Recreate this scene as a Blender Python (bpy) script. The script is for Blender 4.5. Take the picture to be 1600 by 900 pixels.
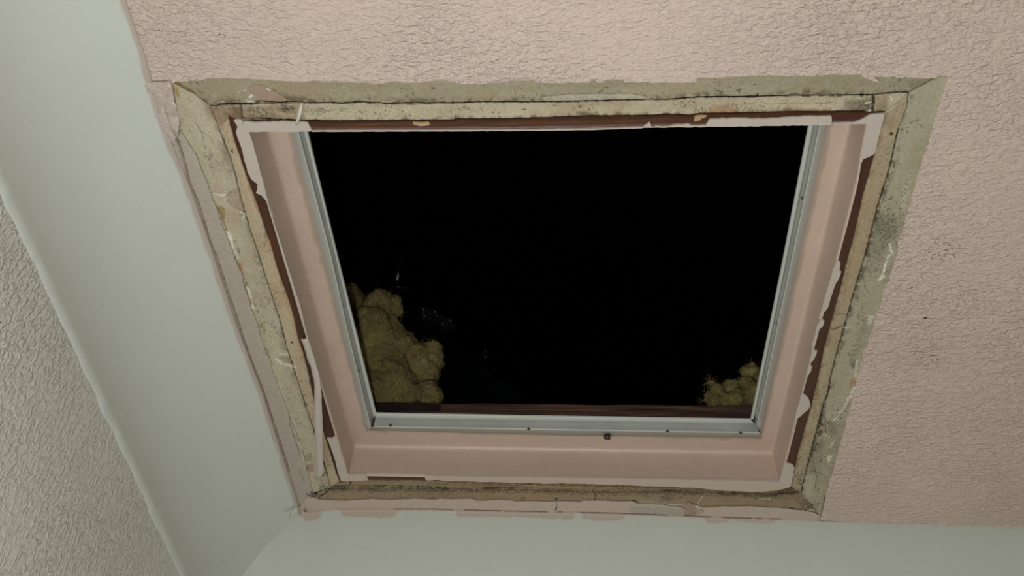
import bpy, bmesh, math, random
import numpy as np
from mathutils import Matrix, Vector, noise as mnoise

for o in list(bpy.data.objects):
    bpy.data.objects.remove(o)
C = bpy.context.scene.collection
SC = bpy.context.scene
CZ = 2.4                      # height of the ceiling surface above the floor
EYE = 1.6                     # height of the camera; it stands at x = y = 0

# ------------------------------------------------------------------ camera
cam_d = bpy.data.cameras.new('camera')
cam = bpy.data.objects.new('camera', cam_d)
C.objects.link(cam)
R_ = Vector((0.9981269, 0.0391832, 0.0469827))
U_ = Vector((0.0000638, -0.7686383, 0.6396836))
F_ = Vector((-0.0611775, 0.6384824, 0.7672011))
m = Matrix((R_, U_, -F_)).transposed().to_4x4()
m.translation = (0, 0, EYE)
cam.matrix_world = m
cam_d.sensor_width = 36.0
cam_d.lens = 36.0 * 1450.0 / 1600.0
cam_d.clip_start = 0.02
SC.camera = cam

# ------------------------------------------------------------------ world, lamps, exposure
w = bpy.data.worlds.new('world')
SC.world = w
w.use_nodes = True
w.node_tree.nodes['Background'].inputs[0].default_value = (0, 0, 0, 1)
w.node_tree.nodes['Background'].inputs[1].default_value = 0.0


def area_lamp(name, loc, target, size, power, color):
    d = bpy.data.lights.new(name, 'AREA')
    d.shape = 'DISK'
    d.size = size
    d.energy = power
    d.color = color
    o = bpy.data.objects.new(name, d)
    C.objects.link(o)
    o.location = loc
    o.rotation_euler = (Vector(target) - Vector(loc)).to_track_quat('-Z', 'Y').to_euler()
    return o


# the torch of the phone that takes the picture, close beside its lens
pd = bpy.data.lights.new('phone_torch', 'POINT')
pd.energy = 12.6
pd.shadow_soft_size = 0.012
pd.color = (0.97, 1.0, 1.04)
po = bpy.data.objects.new('phone_torch', pd)
C.objects.link(po)
po.location = (-0.03, 0.015, EYE - 0.02)
# broad unseen fill added low in the room, standing in for bounced light
area_lamp('low_fill', (-0.36, 0.0, 0.85), (-0.25, 0.35, 2.4), 0.4, 4.2, (0.97, 1.0, 1.04))

SC.view_settings.view_transform = 'Standard'
SC.view_settings.look = 'None'
SC.view_settings.exposure = 0.0
SC.view_settings.gamma = 1.0
SC.view_settings.use_curve_mapping = False

G = {
    'ragged_top': [(-0.3835,0.4073,0),(-0.3692,0.4062,0),(-0.3565,0.4057,0),(-0.3465,0.4038,0),(-0.337,0.4033,0),(-0.3244,0.4035,0),(-0.3121,0.4043,0),(-0.2998,0.4052,0),(-0.2751,0.4069,0),(-0.2628,0.4078,0),(-0.2536,0.4086,0),(-0.244,0.4074,0),(-0.2319,0.4092,0),(-0.2255,0.4083,0),(-0.2071,0.4093,0),(-0.1825,0.411,0),(-0.1777,0.4117,0),(-0.17,0.4095,0),(-0.1638,0.4093,0),(-0.1578,0.4107,0),(-0.1485,0.4105,0),(-0.1406,0.411,0),(-0.138,0.4097,0),(-0.1147,0.4097,0),(-0.1086,0.4104,0),(-0.1057,0.4125,0),(-0.0966,0.4133,0),(-0.0813,0.4135,0),(-0.0752,0.4123,0),(-0.0599,0.4112,0),(-0.0538,0.4103,0),(-0.0331,0.4102,0),(-0.0326,0.4112,0),(-0.0338,0.4129,0),(-0.0296,0.4126,0),(-0.0144,0.4135,0),(-0.0054,0.4136,0),(-0.0017,0.4127,0),(0.0037,0.4134,0),(0.0188,0.4137,0),(0.0212,0.411,0),(0.0248,0.4108,0),(0.0266,0.4131,0),(0.0332,0.4132,0),(0.0344,0.4106,0),(0.0518,0.4109,0),(0.0525,0.4138,0),(0.0669,0.4141,0),(0.068,0.4134,0),(0.077,0.4139,0),(0.0777,0.4149,0),(0.0908,0.4147,0),(0.1028,0.4149,0),(0.1188,0.4145,0),(0.1202,0.4102,0),(0.1321,0.4101,0),(0.1439,0.4103,0),(0.1615,0.4092,0),(0.1732,0.4088,0),(0.1849,0.4086,0),(0.1997,0.4098,0),(0.2202,0.4095,0),(0.2375,0.4085,0),(0.2666,0.4089,0),(0.2702,0.4096,0),(0.2731,0.4122,0),(0.2762,0.4133,0),(0.2813,0.4156,0),(0.2892,0.4174,0),(0.2845,0.414,0),(0.2822,0.4114,0),(0.2963,0.4123,0),(0.2972,0.411,0),(0.3012,0.4111,0),(0.3021,0.4125,0),(0.308,0.4128,0),(0.337,0.4135,0),(0.3434,0.4114,0),(0.3477,0.4105,0)],
    'ragged_right': [(0.3477,0.4105,0),(0.3499,0.4144,0),(0.3491,0.4228,0),(0.3489,0.4288,0),(0.3487,0.4374,0),(0.3479,0.4435,0),(0.3485,0.451,0),(0.3479,0.4558,0),(0.3487,0.4662,0),(0.3477,0.4767,0),(0.3483,0.4846,0),(0.3481,0.491,0),(0.3475,0.5012,0),(0.3473,0.5057,0),(0.3467,0.5244,0),(0.3468,0.5436,0),(0.3478,0.5538,0),(0.3471,0.5673,0),(0.3476,0.5811,0),(0.3482,0.5893,0),(0.3474,0.5976,0),(0.3452,0.6027,0),(0.3491,0.6171,0),(0.3486,0.6301,0),(0.3481,0.6433,0),(0.3483,0.6567,0),(0.3457,0.6667,0),(0.3456,0.6796,0),(0.3466,0.6975,0),(0.3456,0.7128,0),(0.3449,0.7374,0),(0.3446,0.7504,0),(0.3439,0.7576,0),(0.3411,0.7617,0),(0.3427,0.7699,0),(0.3438,0.7941,0),(0.3441,0.819,0),(0.3452,0.8605,0),(0.345,0.8885,0),(0.3454,0.9077,0),(0.3457,0.9575,0),(0.3449,0.99,0),(0.3456,1.0127,0),(0.3453,1.0305,0),(0.3471,1.0655,0),(0.3468,1.0843,0)],
    'chip_left': [(-0.3835,0.4073,0),(-0.3832,0.4107,0),(-0.3839,0.4155,0),(-0.3843,0.4217,0),(-0.3856,0.4287,0),(-0.3847,0.4372,0),(-0.3838,0.4457,0),(-0.3873,0.4515,0),(-0.39,0.4587,0),(-0.3854,0.4735,0),(-0.3805,0.4902,0),(-0.3795,0.5071,0),(-0.3776,0.5237,0),(-0.3775,0.5341,0),(-0.3772,0.5464,0),(-0.3754,0.5563,0),(-0.3753,0.5756,0),(-0.3742,0.5859,0),(-0.3735,0.5946,0),(-0.3728,0.6069,0),(-0.3716,0.6231,0),(-0.3697,0.634,0),(-0.3685,0.6414,0),(-0.3697,0.6563,0),(-0.37,0.6705,0),(-0.3695,0.685,0),(-0.3695,0.6988,0),(-0.3683,0.7107,0),(-0.3677,0.7219,0),(-0.3684,0.7393,0),(-0.3677,0.754,0),(-0.3676,0.7646,0),(-0.3649,0.7819,0),(-0.3661,0.7995,0),(-0.3643,0.814,0),(-0.3634,0.8334,0),(-0.3616,0.8533,0),(-0.3605,0.8687,0),(-0.3609,0.8796,0),(-0.3602,0.893,0),(-0.3573,0.9091,0),(-0.3567,0.928,0),(-0.3562,0.9486,0),(-0.3563,0.9631,0),(-0.3563,0.9777,0),(-0.3572,0.9967,0),(-0.357,1.0105,0),(-0.3582,1.0273,0),(-0.3571,1.0415,0)],
    'line_left': [(-0.3979,0.4112,0),(-0.3969,0.4321,0),(-0.3961,0.4572,0),(-0.394,0.4734,0),(-0.3943,0.5039,0),(-0.3957,0.5212,0),(-0.3931,0.5487,0),(-0.3934,0.5998,0),(-0.3912,0.623,0),(-0.3909,0.6686,0),(-0.3894,0.7058,0),(-0.3894,0.7426,0),(-0.3882,0.7755,0),(-0.3842,0.8313,0),(-0.3828,0.9208,0),(-0.3817,0.9945,0),(-0.3822,1.0392,0),(-0.3814,1.0785,0)],
    'cove_left_edge': [(-0.4027,0.3244,0),(-0.402,0.3515,0),(-0.4008,0.3751,0),(-0.4017,0.4111,0),(-0.4038,0.4426,0),(-0.4018,0.4681,0),(-0.4003,0.4961,0),(-0.3974,0.518,0),(-0.395,0.5807,0),(-0.3934,0.6619,0),(-0.3927,0.7148,0),(-0.3909,0.7488,0),(-0.386,0.8395,0),(-0.3851,0.931,0),(-0.3844,1.0083,0),(-0.3827,1.0682,0),(-0.383,1.0875,0)],
    'cove_far_edge': [(-0.383,1.0875,0),(-0.3358,1.0774,0),(-0.2489,1.0754,0),(-0.1641,1.0756,0),(-0.0962,1.0761,0),(-0.0304,1.0768,0),(0.0171,1.0771,0),(0.0698,1.078,0),(0.1365,1.0807,0),(0.1977,1.0829,0),(0.2779,1.0846,0),(0.3472,1.0865,0),(0.4508,1.0889,0),(0.6228,1.0911,0)],
    'crack_top': [(-0.3521,0.4334,0),(-0.346,0.4349,0),(-0.341,0.4325,0),(-0.3281,0.4323,0),(-0.3153,0.4325,0),(-0.3049,0.4315,0),(-0.3014,0.4298,0),(-0.2808,0.4319,0),(-0.2736,0.4309,0),(-0.2616,0.4311,0),(-0.2574,0.4325,0),(-0.2377,0.4325,0),(-0.2283,0.4329,0),(-0.2202,0.4337,0),(-0.2029,0.4319,0),(-0.183,0.4332,0),(-0.1781,0.4343,0),(-0.1548,0.4336,0),(-0.1349,0.4342,0),(-0.1074,0.4346,0),(-0.0856,0.4334,0),(-0.0337,0.4342,0),(-0.0257,0.4343,0),(-0.0018,0.434,0),(0.0313,0.4337,0),(0.0465,0.4333,0),(0.0799,0.433,0),(0.0921,0.4335,0),(0.1017,0.4327,0),(0.1221,0.4311,0),(0.1545,0.4314,0),(0.1784,0.4314,0),(0.2111,0.4308,0),(0.2544,0.4312,0),(0.2856,0.431,0),(0.2981,0.429,0),(0.3169,0.429,0)],
    'crack_right': [(0.3169,0.429,0),(0.3188,0.4451,0),(0.3167,0.4679,0),(0.3169,0.4907,0),(0.3181,0.5106,0),(0.3176,0.5241,0),(0.3158,0.5623,0),(0.3163,0.5933,0),(0.316,0.6213,0),(0.3145,0.6549,0),(0.3138,0.7042,0),(0.3137,0.7281,0),(0.3119,0.766,0),(0.3117,0.8062,0),(0.3141,0.8331,0),(0.3112,0.8472,0),(0.3117,0.907,0),(0.3115,0.9684,0),(0.3112,1.008,0),(0.3121,1.0243,0)],
    'crack_left': [(-0.3521,0.4334,0),(-0.3502,0.449,0),(-0.3497,0.4577,0),(-0.3479,0.4799,0),(-0.3456,0.4951,0),(-0.3452,0.5106,0),(-0.3461,0.5264,0),(-0.3464,0.5425,0),(-0.3468,0.559,0),(-0.3458,0.5826,0),(-0.3448,0.5974,0),(-0.3443,0.6115,0),(-0.3431,0.6395,0),(-0.3422,0.6667,0),(-0.3405,0.6869,0),(-0.3395,0.7117,0),(-0.3398,0.7361,0),(-0.3399,0.7645,0),(-0.3385,0.7938,0),(-0.3374,0.8218,0),(-0.3364,0.8601,0),(-0.3345,0.8865,0),(-0.3332,0.9075,0),(-0.332,0.9495,0),(-0.3316,0.9827,0),(-0.3306,1.0031,0),(-0.3313,1.0282,0)],
    'gap_bottom': [(-0.3313,1.0282,0),(-0.3234,1.0245,0),(-0.2998,1.0226,0),(-0.2727,1.0213,0),(-0.2281,1.0218,0),(-0.1855,1.0226,0),(-0.1483,1.0227,0),(-0.1051,1.0226,0),(-0.0523,1.0224,0),(-0.0078,1.0256,0),(0.0158,1.0244,0),(0.0332,1.0254,0),(0.0792,1.0238,0),(0.1274,1.0221,0),(0.1653,1.0231,0),(0.2185,1.024,0),(0.251,1.0249,0),(0.2803,1.0271,0),(0.3121,1.0243,0)],
    'ragged_bottom': [(-0.3571,1.0415,0),(-0.3559,1.0501,0),(-0.3511,1.0538,0),(-0.3147,1.055,0),(-0.2953,1.0531,0),(-0.2758,1.0505,0),(-0.2497,1.0521,0),(-0.2141,1.0484,0),(-0.1881,1.05,0),(-0.1771,1.0476,0),(-0.1682,1.0488,0),(-0.134,1.0466,0),(-0.1289,1.0508,0),(-0.1227,1.0514,0),(-0.0922,1.048,0),(-0.0789,1.0497,0),(-0.0727,1.0517,0),(-0.0522,1.0505,0),(-0.03,1.0514,0),(-0.0079,1.0495,0),(0.0169,1.0504,0),(0.0204,1.0468,0),(0.0265,1.0478,0),(0.045,1.0469,0),(0.0688,1.0485,0),(0.0871,1.0474,0),(0.0943,1.0508,0),(0.1065,1.0498,0),(0.1293,1.0507,0),(0.1503,1.0516,0),(0.1631,1.0485,0),(0.1767,1.0553,0),(0.185,1.0594,0),(0.1928,1.0592,0),(0.2116,1.0559,0),(0.229,1.0562,0),(0.2497,1.055,0),(0.2767,1.0572,0),(0.3038,1.0594,0),(0.319,1.0626,0),(0.3271,1.0646,0),(0.3353,1.0672,0),(0.3451,1.0742,0)],
    'joint_bottom': [(-0.3822,1.083,0),(-0.3615,1.0765,0),(-0.3317,1.0751,0),(-0.2487,1.0731,0),(-0.1902,1.0725,0),(-0.1639,1.0734,0),(-0.0961,1.0741,0),(-0.0304,1.0746,0),(0.0171,1.0749,0),(0.0697,1.0758,0),(0.1364,1.0787,0),(0.1975,1.0807,0),(0.2249,1.0822,0),(0.2777,1.0831,0),(0.3468,1.0843,0)],
    'brown_top': [(-0.3362,0.4449,0),(-0.3318,0.4478,0),(-0.3221,0.4508,0),(-0.2839,0.4506,0),(-0.2666,0.4508,0),(-0.2519,0.4517,0),(-0.2322,0.4524,0),(-0.1963,0.4524,0),(-0.1569,0.4522,0),(-0.1563,0.4529,0),(-0.1328,0.4525,0),(-0.1107,0.4528,0),(-0.1087,0.451,0),(-0.093,0.4519,0),(-0.031,0.4516,0),(0.0007,0.4499,0),(0.0452,0.4498,0),(0.0778,0.4502,0),(0.0931,0.4487,0),(0.1158,0.45,0),(0.126,0.4484,0),(0.1613,0.4485,0),(0.2137,0.4476,0),(0.2239,0.448,0),(0.2802,0.448,0),(0.2882,0.4495,0),(0.3,0.449,0)],
    'brown_left': [(-0.3362,0.4449,0),(-0.3369,0.4557,0),(-0.3369,0.4726,0),(-0.3358,0.4876,0),(-0.335,0.5044,0),(-0.3333,0.5241,0),(-0.3314,0.5402,0),(-0.3302,0.5566,0),(-0.3293,0.575,0),(-0.3289,0.5879,0),(-0.3272,0.6018,0),(-0.3266,0.6377,0),(-0.3253,0.6563,0),(-0.3235,0.6734,0),(-0.3224,0.6947,0),(-0.3221,0.7167,0),(-0.3231,0.7443,0),(-0.3211,0.7751,0),(-0.3215,0.8103,0),(-0.3233,0.8564,0),(-0.3215,0.8986,0),(-0.3196,0.9429,0),(-0.3175,0.9987,0),(-0.3161,1.0125,0)],
    'brown_right': [(0.3,0.449,0),(0.2999,0.4684,0),(0.2995,0.4876,0),(0.2998,0.4949,0),(0.2989,0.5293,0),(0.2983,0.5487,0),(0.299,0.5654,0),(0.2991,0.6101,0),(0.2981,0.637,0),(0.2985,0.6549,0),(0.2983,0.675,0),(0.2977,0.711,0),(0.2964,0.7568,0),(0.2977,0.7944,0),(0.2978,0.836,0),(0.2977,0.8588,0),(0.2967,0.8963,0),(0.2957,0.9356,0),(0.2956,0.9883,0),(0.2974,1.0164,0)],
    'brown_bottom': [(-0.3161,1.0125,0),(-0.2756,1.0103,0),(-0.1976,1.0101,0),(-0.1606,1.0101,0),(-0.1202,1.0113,0),(-0.0774,1.0125,0),(0.0166,1.0127,0),(0.0495,1.0141,0),(0.0866,1.0153,0),(0.1537,1.0174,0),(0.2185,1.0236,0),(0.2585,1.0234,0),(0.2974,1.0164,0)],
    'arris': [(-0.3208,0.461,0),(0.2855,0.4598,0),(0.2802,1.0026,0),(-0.3016,0.9998,0)],
    'arris_near': [(-0.3208,0.461,0),(-0.2861,0.4618,0),(-0.1574,0.4629,0),(-0.0313,0.4637,0),(0.0164,0.4636,0),(0.0717,0.4622,0),(0.0933,0.4618,0),(0.1321,0.4614,0),(0.2156,0.4603,0),(0.2519,0.4601,0),(0.2855,0.4598,0)],
    'arris_right': [(0.2855,0.4598,0),(0.2866,0.494,0),(0.2885,0.5323,0),(0.2879,0.5751,0),(0.2868,0.6247,0),(0.2845,0.7086,0),(0.2833,0.7569,0),(0.2834,0.785,0),(0.2825,0.8262,0),(0.2827,0.9001,0),(0.2815,0.9599,0),(0.2802,1.0026,0)],
    'arris_far': [(0.2802,1.0026,0),(0.2041,1.0008,0),(0.0164,0.9991,0),(-0.1833,0.9989,0),(-0.2748,0.9983,0),(-0.3016,0.9998,0)],
    'crease': [(-0.3215,0.462,0.055),(0.2885,0.462,0.055),(0.2807,1.0072,0.055),(-0.304,1.0029,0.055)],
    'strip_outer_left': [(-0.2947,0.4935,0.054),(-0.2882,0.6907,0.054),(-0.2809,0.9704,0.054)],
    'strip_outer_right': [(0.2651,0.4918,0.054),(0.2597,0.968,0.054)],
    'strip_outer_bottom': [(-0.2796,0.9677,0.054),(-0.0184,0.9746,0.054),(0.2608,0.9758,0.054)],
    'riser_left': [(-0.2872,0.4935,0.054),(-0.2798,0.6521,0.054),(-0.2781,0.7844,0.054),(-0.2735,0.9623,0.054)],
    'riser_right': [(0.257,0.4917,0.054),(0.2516,0.9475,0.054)],
    'riser_bottom': [(-0.2695,0.959,0.054),(-0.0183,0.9614,0.054),(0.2567,0.9641,0.054)],
    'lip_left': [(-0.2811,0.5006,0.066),(-0.276,0.6613,0.066),(-0.2712,0.7954,0.066),(-0.266,0.9454,0.066)],
    'lip_right': [(0.2492,0.4985,0.066),(0.2486,0.6914,0.066),(0.2453,0.9507,0.066)],
    'lip_bottom': [(-0.266,0.9454,0.066),(-0.0183,0.9488,0.066),(0.2458,0.9513,0.066)],
    'screws': [(-0.2456,0.9556,0.053),(-0.055,0.9602,0.053),(0.1337,0.9621,0.053),(0.2318,0.964,0.053)],
    'screws_side': [(-0.2824,0.6788,0.06),(-0.277,0.8562,0.06),(-0.2749,0.9519,0.06),(0.2561,0.5868,0.06),(0.2543,0.7708,0.06),(0.2528,0.9465,0.06)],
    'bolt': [(0.0535,0.9754,0.051),(0.0516,0.9701,0.051)],
    'film_top_left': [(-0.3226,0.4505,0),(-0.31,0.4517,0),(-0.284,0.4509,0),(-0.2667,0.4515,0),(-0.2578,0.4524,0),(-0.2572,0.456,0),(-0.2555,0.461,0),(-0.2577,0.4625,0),(-0.2863,0.4625,0),(-0.3188,0.4621,0),(-0.3231,0.461,0)],
    'film_left_upper': [(-0.3319,0.4486,0),(-0.3272,0.4479,0),(-0.323,0.4494,0),(-0.3229,0.4602,0),(-0.3193,0.4617,0),(-0.3179,0.4878,0),(-0.3178,0.5151,0),(-0.3177,0.5451,0),(-0.3198,0.5451,0),(-0.3229,0.5386,0),(-0.3283,0.5353,0),(-0.3261,0.5313,0),(-0.3242,0.5241,0),(-0.3294,0.5186,0),(-0.3315,0.5099,0),(-0.3313,0.4914,0),(-0.3313,0.4823,0),(-0.3318,0.4734,0),(-0.3325,0.4623,0),(-0.3297,0.4558,0)],
    'film_corner_right': [(0.2531,0.4605,0),(0.2529,0.4591,0),(0.2727,0.459,0),(0.2784,0.4569,0),(0.2826,0.4542,0),(0.2867,0.4508,0),(0.2996,0.4496,0),(0.2995,0.4607,0),(0.2997,0.4876,0),(0.2992,0.4942,0),(0.295,0.4978,0),(0.2899,0.4999,0),(0.2879,0.5088,0),(0.2893,0.5111,0),(0.2897,0.5178,0),(0.2878,0.5178,0),(0.2881,0.5323,0),(0.2868,0.5323,0),(0.2876,0.5103,0),(0.286,0.4605,0)],
    'film_top_right': [(0.1315,0.4618,0),(0.1356,0.4535,0),(0.1606,0.453,0),(0.1862,0.4541,0),(0.2144,0.4523,0),(0.2245,0.4518,0),(0.2504,0.4517,0),(0.2521,0.4615,0),(0.2158,0.4614,0),(0.1616,0.4621,0)],
    'film_top_peak': [(0.0711,0.4621,0),(0.0746,0.4593,0),(0.0785,0.4563,0),(0.0804,0.4622,0)],
    'film_top_sliver': [(0.0804,0.4622,0),(0.0864,0.4602,0),(0.0914,0.4613,0),(0.0976,0.4607,0),(0.1061,0.459,0),(0.1098,0.4594,0),(0.1152,0.4584,0),(0.1197,0.4606,0),(0.1314,0.4604,0),(0.1315,0.4621,0)],
    'film_edge_line': [(-0.2556,0.4616,0),(-0.1574,0.4624,0),(-0.0313,0.4631,0),(0.0163,0.4629,0),(0.0717,0.4615,0),(0.0717,0.4627,0),(0.0164,0.4641,0),(-0.0313,0.4643,0),(-0.1575,0.4635,0),(-0.2558,0.4627,0)],
    'film_tan_chip': [(-0.1532,0.4534,0),(-0.1469,0.4541,0),(-0.1374,0.4535,0),(-0.1364,0.4567,0),(-0.139,0.4574,0),(-0.1461,0.458,0),(-0.1523,0.4565,0)],
    'film_tan_chip_2': [(0.1213,0.4501,0),(0.1285,0.4495,0),(0.1329,0.4502,0),(0.1301,0.4526,0),(0.1276,0.453,0),(0.1266,0.455,0),(0.123,0.456,0),(0.1206,0.4564,0)],
    'film_right_a': [(0.2866,0.6256,0),(0.2881,0.6265,0),(0.2913,0.6291,0),(0.292,0.6406,0),(0.2944,0.6423,0),(0.2941,0.6486,0),(0.2932,0.6549,0),(0.2915,0.6585,0),(0.2907,0.6676,0),(0.2903,0.6769,0),(0.2898,0.6919,0),(0.2878,0.6985,0),(0.2845,0.7024,0),(0.2842,0.711,0),(0.2821,0.711,0),(0.2846,0.6567,0)],
    'film_right_b': [(0.285,0.711,0),(0.289,0.7139,0),(0.289,0.7178,0),(0.2886,0.7218,0),(0.285,0.7282,0),(0.2838,0.7427,0),(0.2835,0.7538,0),(0.2813,0.7538,0),(0.2823,0.7208,0)],
    'film_right_c': [(0.2835,0.7538,0),(0.2852,0.7599,0),(0.2887,0.7609,0),(0.2885,0.7661,0),(0.2871,0.7755,0),(0.2839,0.7807,0),(0.2845,0.785,0),(0.2873,0.786,0),(0.287,0.7935,0),(0.2859,0.7977,0),(0.283,0.8053,0),(0.2832,0.8162,0),(0.2843,0.8328,0),(0.2841,0.8362,0),(0.2825,0.8362,0),(0.2826,0.7892,0)],
    'film_right_d': [(0.2834,0.8317,0),(0.286,0.8339,0),(0.2896,0.8372,0),(0.2928,0.8428,0),(0.2958,0.8519,0),(0.2954,0.8588,0),(0.2893,0.8693,0),(0.282,0.8799,0),(0.2821,0.8989,0),(0.2805,0.899,0),(0.2811,0.8566,0)],
    'film_right_e': [(0.2825,0.9611,0),(0.2835,0.9624,0),(0.2932,0.9668,0),(0.2949,0.9726,0),(0.2954,0.9923,0),(0.2963,1.0097,0),(0.2927,1.0131,0),(0.2822,1.0168,0),(0.2792,1.0019,0)],
    'film_left_lower': [(-0.3179,0.9223,0),(-0.3121,0.9235,0),(-0.3059,0.9171,0),(-0.3031,0.931,0),(-0.303,0.9688,0),(-0.301,1.0011,0),(-0.3031,1.0094,0),(-0.3132,1.011,0),(-0.3146,0.9918,0),(-0.3144,0.9663,0),(-0.3157,0.9402,0)],
    'film_bottom_left': [(-0.3132,1.011,0),(-0.3012,0.997,0),(-0.2771,0.9952,0),(-0.2769,1,0),(-0.2751,1.0034,0),(-0.2754,1.0083,0),(-0.289,1.0105,0)],
    'film_bottom': [(-0.1962,0.9961,0),(-0.1959,1.0018,0),(-0.195,1.0065,0),(-0.1778,1.0059,0),(-0.1604,1.008,0),(-0.1384,1.0076,0),(-0.1201,1.0093,0),(-0.0991,1.0086,0),(-0.0773,1.0105,0),(-0.0511,1.0092,0),(-0.0338,1.0109,0),(-0.0077,1.0097,0),(0.0165,1.0099,0),(0.0312,1.0103,0),(0.0491,1.012,0),(0.0658,1.011,0),(0.0865,1.0126,0),(0.1218,1.0139,0),(0.1536,1.0153,0),(0.1647,1.0151,0),(0.1906,1.0187,0),(0.2183,1.0217,0),(0.2584,1.0227,0),(0.2807,1.0182,0),(0.2942,1.0124,0),(0.2799,1.0009,0),(0.204,0.9994,0),(0.0164,0.998,0),(-0.0768,0.9982,0),(-0.1832,0.9978,0)],
    'film_left_edge_line': [(-0.3175,0.546,0),(-0.3174,0.5616,0),(-0.315,0.6001,0),(-0.3129,0.6442,0),(-0.3104,0.6928,0),(-0.3105,0.7391,0),(-0.3103,0.7443,0),(-0.3119,0.7443,0),(-0.3122,0.6928,0),(-0.3148,0.6442,0),(-0.3172,0.6001,0),(-0.3188,0.5616,0)],
    'peel_l': [(-0.3194,0.7444,-0.001),(-0.3179,0.757,-0.001),(-0.3171,0.7753,-0.002),(-0.3145,0.7896,-0.004),(-0.3139,0.8134,-0.008),(-0.3178,0.84,-0.012),(-0.3221,0.8687,-0.016),(-0.3267,0.9081,-0.019),(-0.3348,0.961,-0.021),(-0.3382,0.9851,-0.021)],
    'peel_r': [(-0.3107,0.7434,-0.001),(-0.3097,0.7549,-0.001),(-0.3084,0.7752,-0.002),(-0.307,0.7874,-0.004),(-0.3047,0.8021,-0.008),(-0.3071,0.8319,-0.012),(-0.3124,0.8746,-0.016),(-0.3171,0.908,-0.019),(-0.3231,0.9503,-0.021),(-0.3259,0.9695,-0.021)],
    'sliver': [(-0.2586,0.4297,-0.002),(-0.2594,0.432,-0.006),(-0.2608,0.4365,-0.008),(-0.2636,0.4433,-0.007),(-0.2669,0.4492,-0.004),(-0.2699,0.4545,-0.001)],
    'crater': [(-0.3521,0.9643,0),(-0.3545,0.9871,0)],
    'wool_left': [(-0.3465,1.0063,0.33,0.0359),(-0.3059,0.9697,0.32,0.0248),(-0.2894,0.9838,0.33,0.0209),(-0.3097,0.9918,0.28,0.0408),(-0.3344,1.0196,0.25,0.0458),(-0.2856,1.0173,0.27,0.041),(-0.2577,1.0457,0.27,0.0373),(-0.2299,1.048,0.28,0.025),(-0.2215,1.0359,0.29,0.0146),(-0.2412,1.062,0.25,0.0331),(-0.2798,1.0464,0.22,0.0425),(-0.3134,1.0405,0.2,0.04),(-0.2491,1.0513,0.2,0.0261),(-0.2185,1.0405,0.19,0.0198),(-0.2879,1.0624,0.18,0.03),(-0.3115,0.9718,0.34,0.0125),(-0.3651,0.976,0.34,0.0315)],
    'wool_right': [(0.2845,1.052,0.25,0.0171),(0.273,1.0584,0.22,0.0219),(0.249,1.0483,0.21,0.0168),(0.227,1.0451,0.2,0.0137),(0.2089,1.0404,0.19,0.0088),(0.2883,1.0487,0.2,0.0254),(0.2523,1.0448,0.18,0.0194),(0.2195,1.0423,0.18,0.0116),(0.2237,1.0387,0.21,0.0059),(0.2159,1.0327,0.215,0.0039)],
    'sheet_top': [(-0.5236,1.3,0.878),(-0.4066,1.29,0.7589),(-0.34,1.29,0.6859),(-0.2605,1.28,0.5944),(-0.1887,1.28,0.5197),(-0.1398,1.27,0.4568),(-0.088,1.26,0.4005)],
    'loop': [(-0.4492,1.34,0.8852),(-0.4484,1.35,0.9297),(-0.4427,1.36,0.9652),(-0.4285,1.36,0.9753),(-0.4118,1.355,0.9611),(-0.4005,1.35,0.9296),(-0.3968,1.345,0.8963),(-0.3958,1.34,0.8613)],
    'tip': [(-0.3962,1.342,0.8733),(-0.3941,1.337,0.8365)],
    'bar': [(-0.4132,1.31,0.7853),(-0.3935,1.305,0.7737),(-0.3686,1.31,0.7764),(-0.356,1.32,0.7817)],
    'crumple': [(-0.2875,1.29,0.649),(-0.2497,1.28,0.618),(-0.3199,1.3,0.6828)],
    'glint': [(-0.1707,1.3,0.5553)],
    'cam': [(0.9981,0.0392,0.047),(0.0001,-0.7686,0.6397),(-0.0612,0.6385,0.7672)],
    'mark_ceil': [(-0.3235,0.3611,0),(-0.3293,0.3725,0),(0.3929,0.6147,0),(0.3998,0.7098,0),(0.4167,0.7684,0),(0.4333,0.6935,0),(0.4377,0.6842,0)],
    'mark_cove': [(-0.4455,0.366,0),(-0.4487,0.3908,0),(-0.3951,1.0729,0),(-0.4024,1.0396,0),(-0.3737,1.0724,0)],
    'smears': [(-0.3794,0.014),(-0.357,0.014),(-0.3216,0.012),(-0.2458,0.012),(-0.1561,0.009),(0.001,0.009),(-0.0115,0.012),(0.0046,0.012),(0.0206,0.011),(0.074,0.011),(0.1902,0.008),(0.2182,0.008),(0.2304,0.005),(0.2842,0.005)],
    'strokes': [
        ('line', (112, 100, 52), 0.95, 0.00371, [(-0.3822,0.4073),(-0.3766,0.4101),(-0.3699,0.4157)], 0.0002, 0.1),
        ('line', (112, 100, 52), 0.8, 0.00249, [(-0.3684,0.4171),(-0.3640,0.4199)], 0.0002, 0.3),
        ('line', (150, 128, 62), 0.9, 0.00373, [(-0.3820,0.4155),(-0.3813,0.4225)], 0.0002, 0.1),
        ('line', (92, 66, 42), 0.7, 0.00099, [(-0.3835,0.4073),(-0.3631,0.4213),(-0.3521,0.4334)], 0.0005, 0.5),
        ('specks', (62, 58, 42), 0.8, 0.00081, [(-0.3594,0.4193),(-0.3556,0.4194),(-0.3601,0.4221)], 0.0002, 16),
        ('line', (212, 208, 192), 0.9, 0.00186, [(-0.3855,0.4100),(-0.3822,0.4073)], -0.0005, 0.2),
        ('line', (212, 208, 192), 0.9, 0.00138, [(-0.3871,0.4273),(-0.3850,0.4357),(-0.3838,0.4457)], -0.0005, 0.3),
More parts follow.
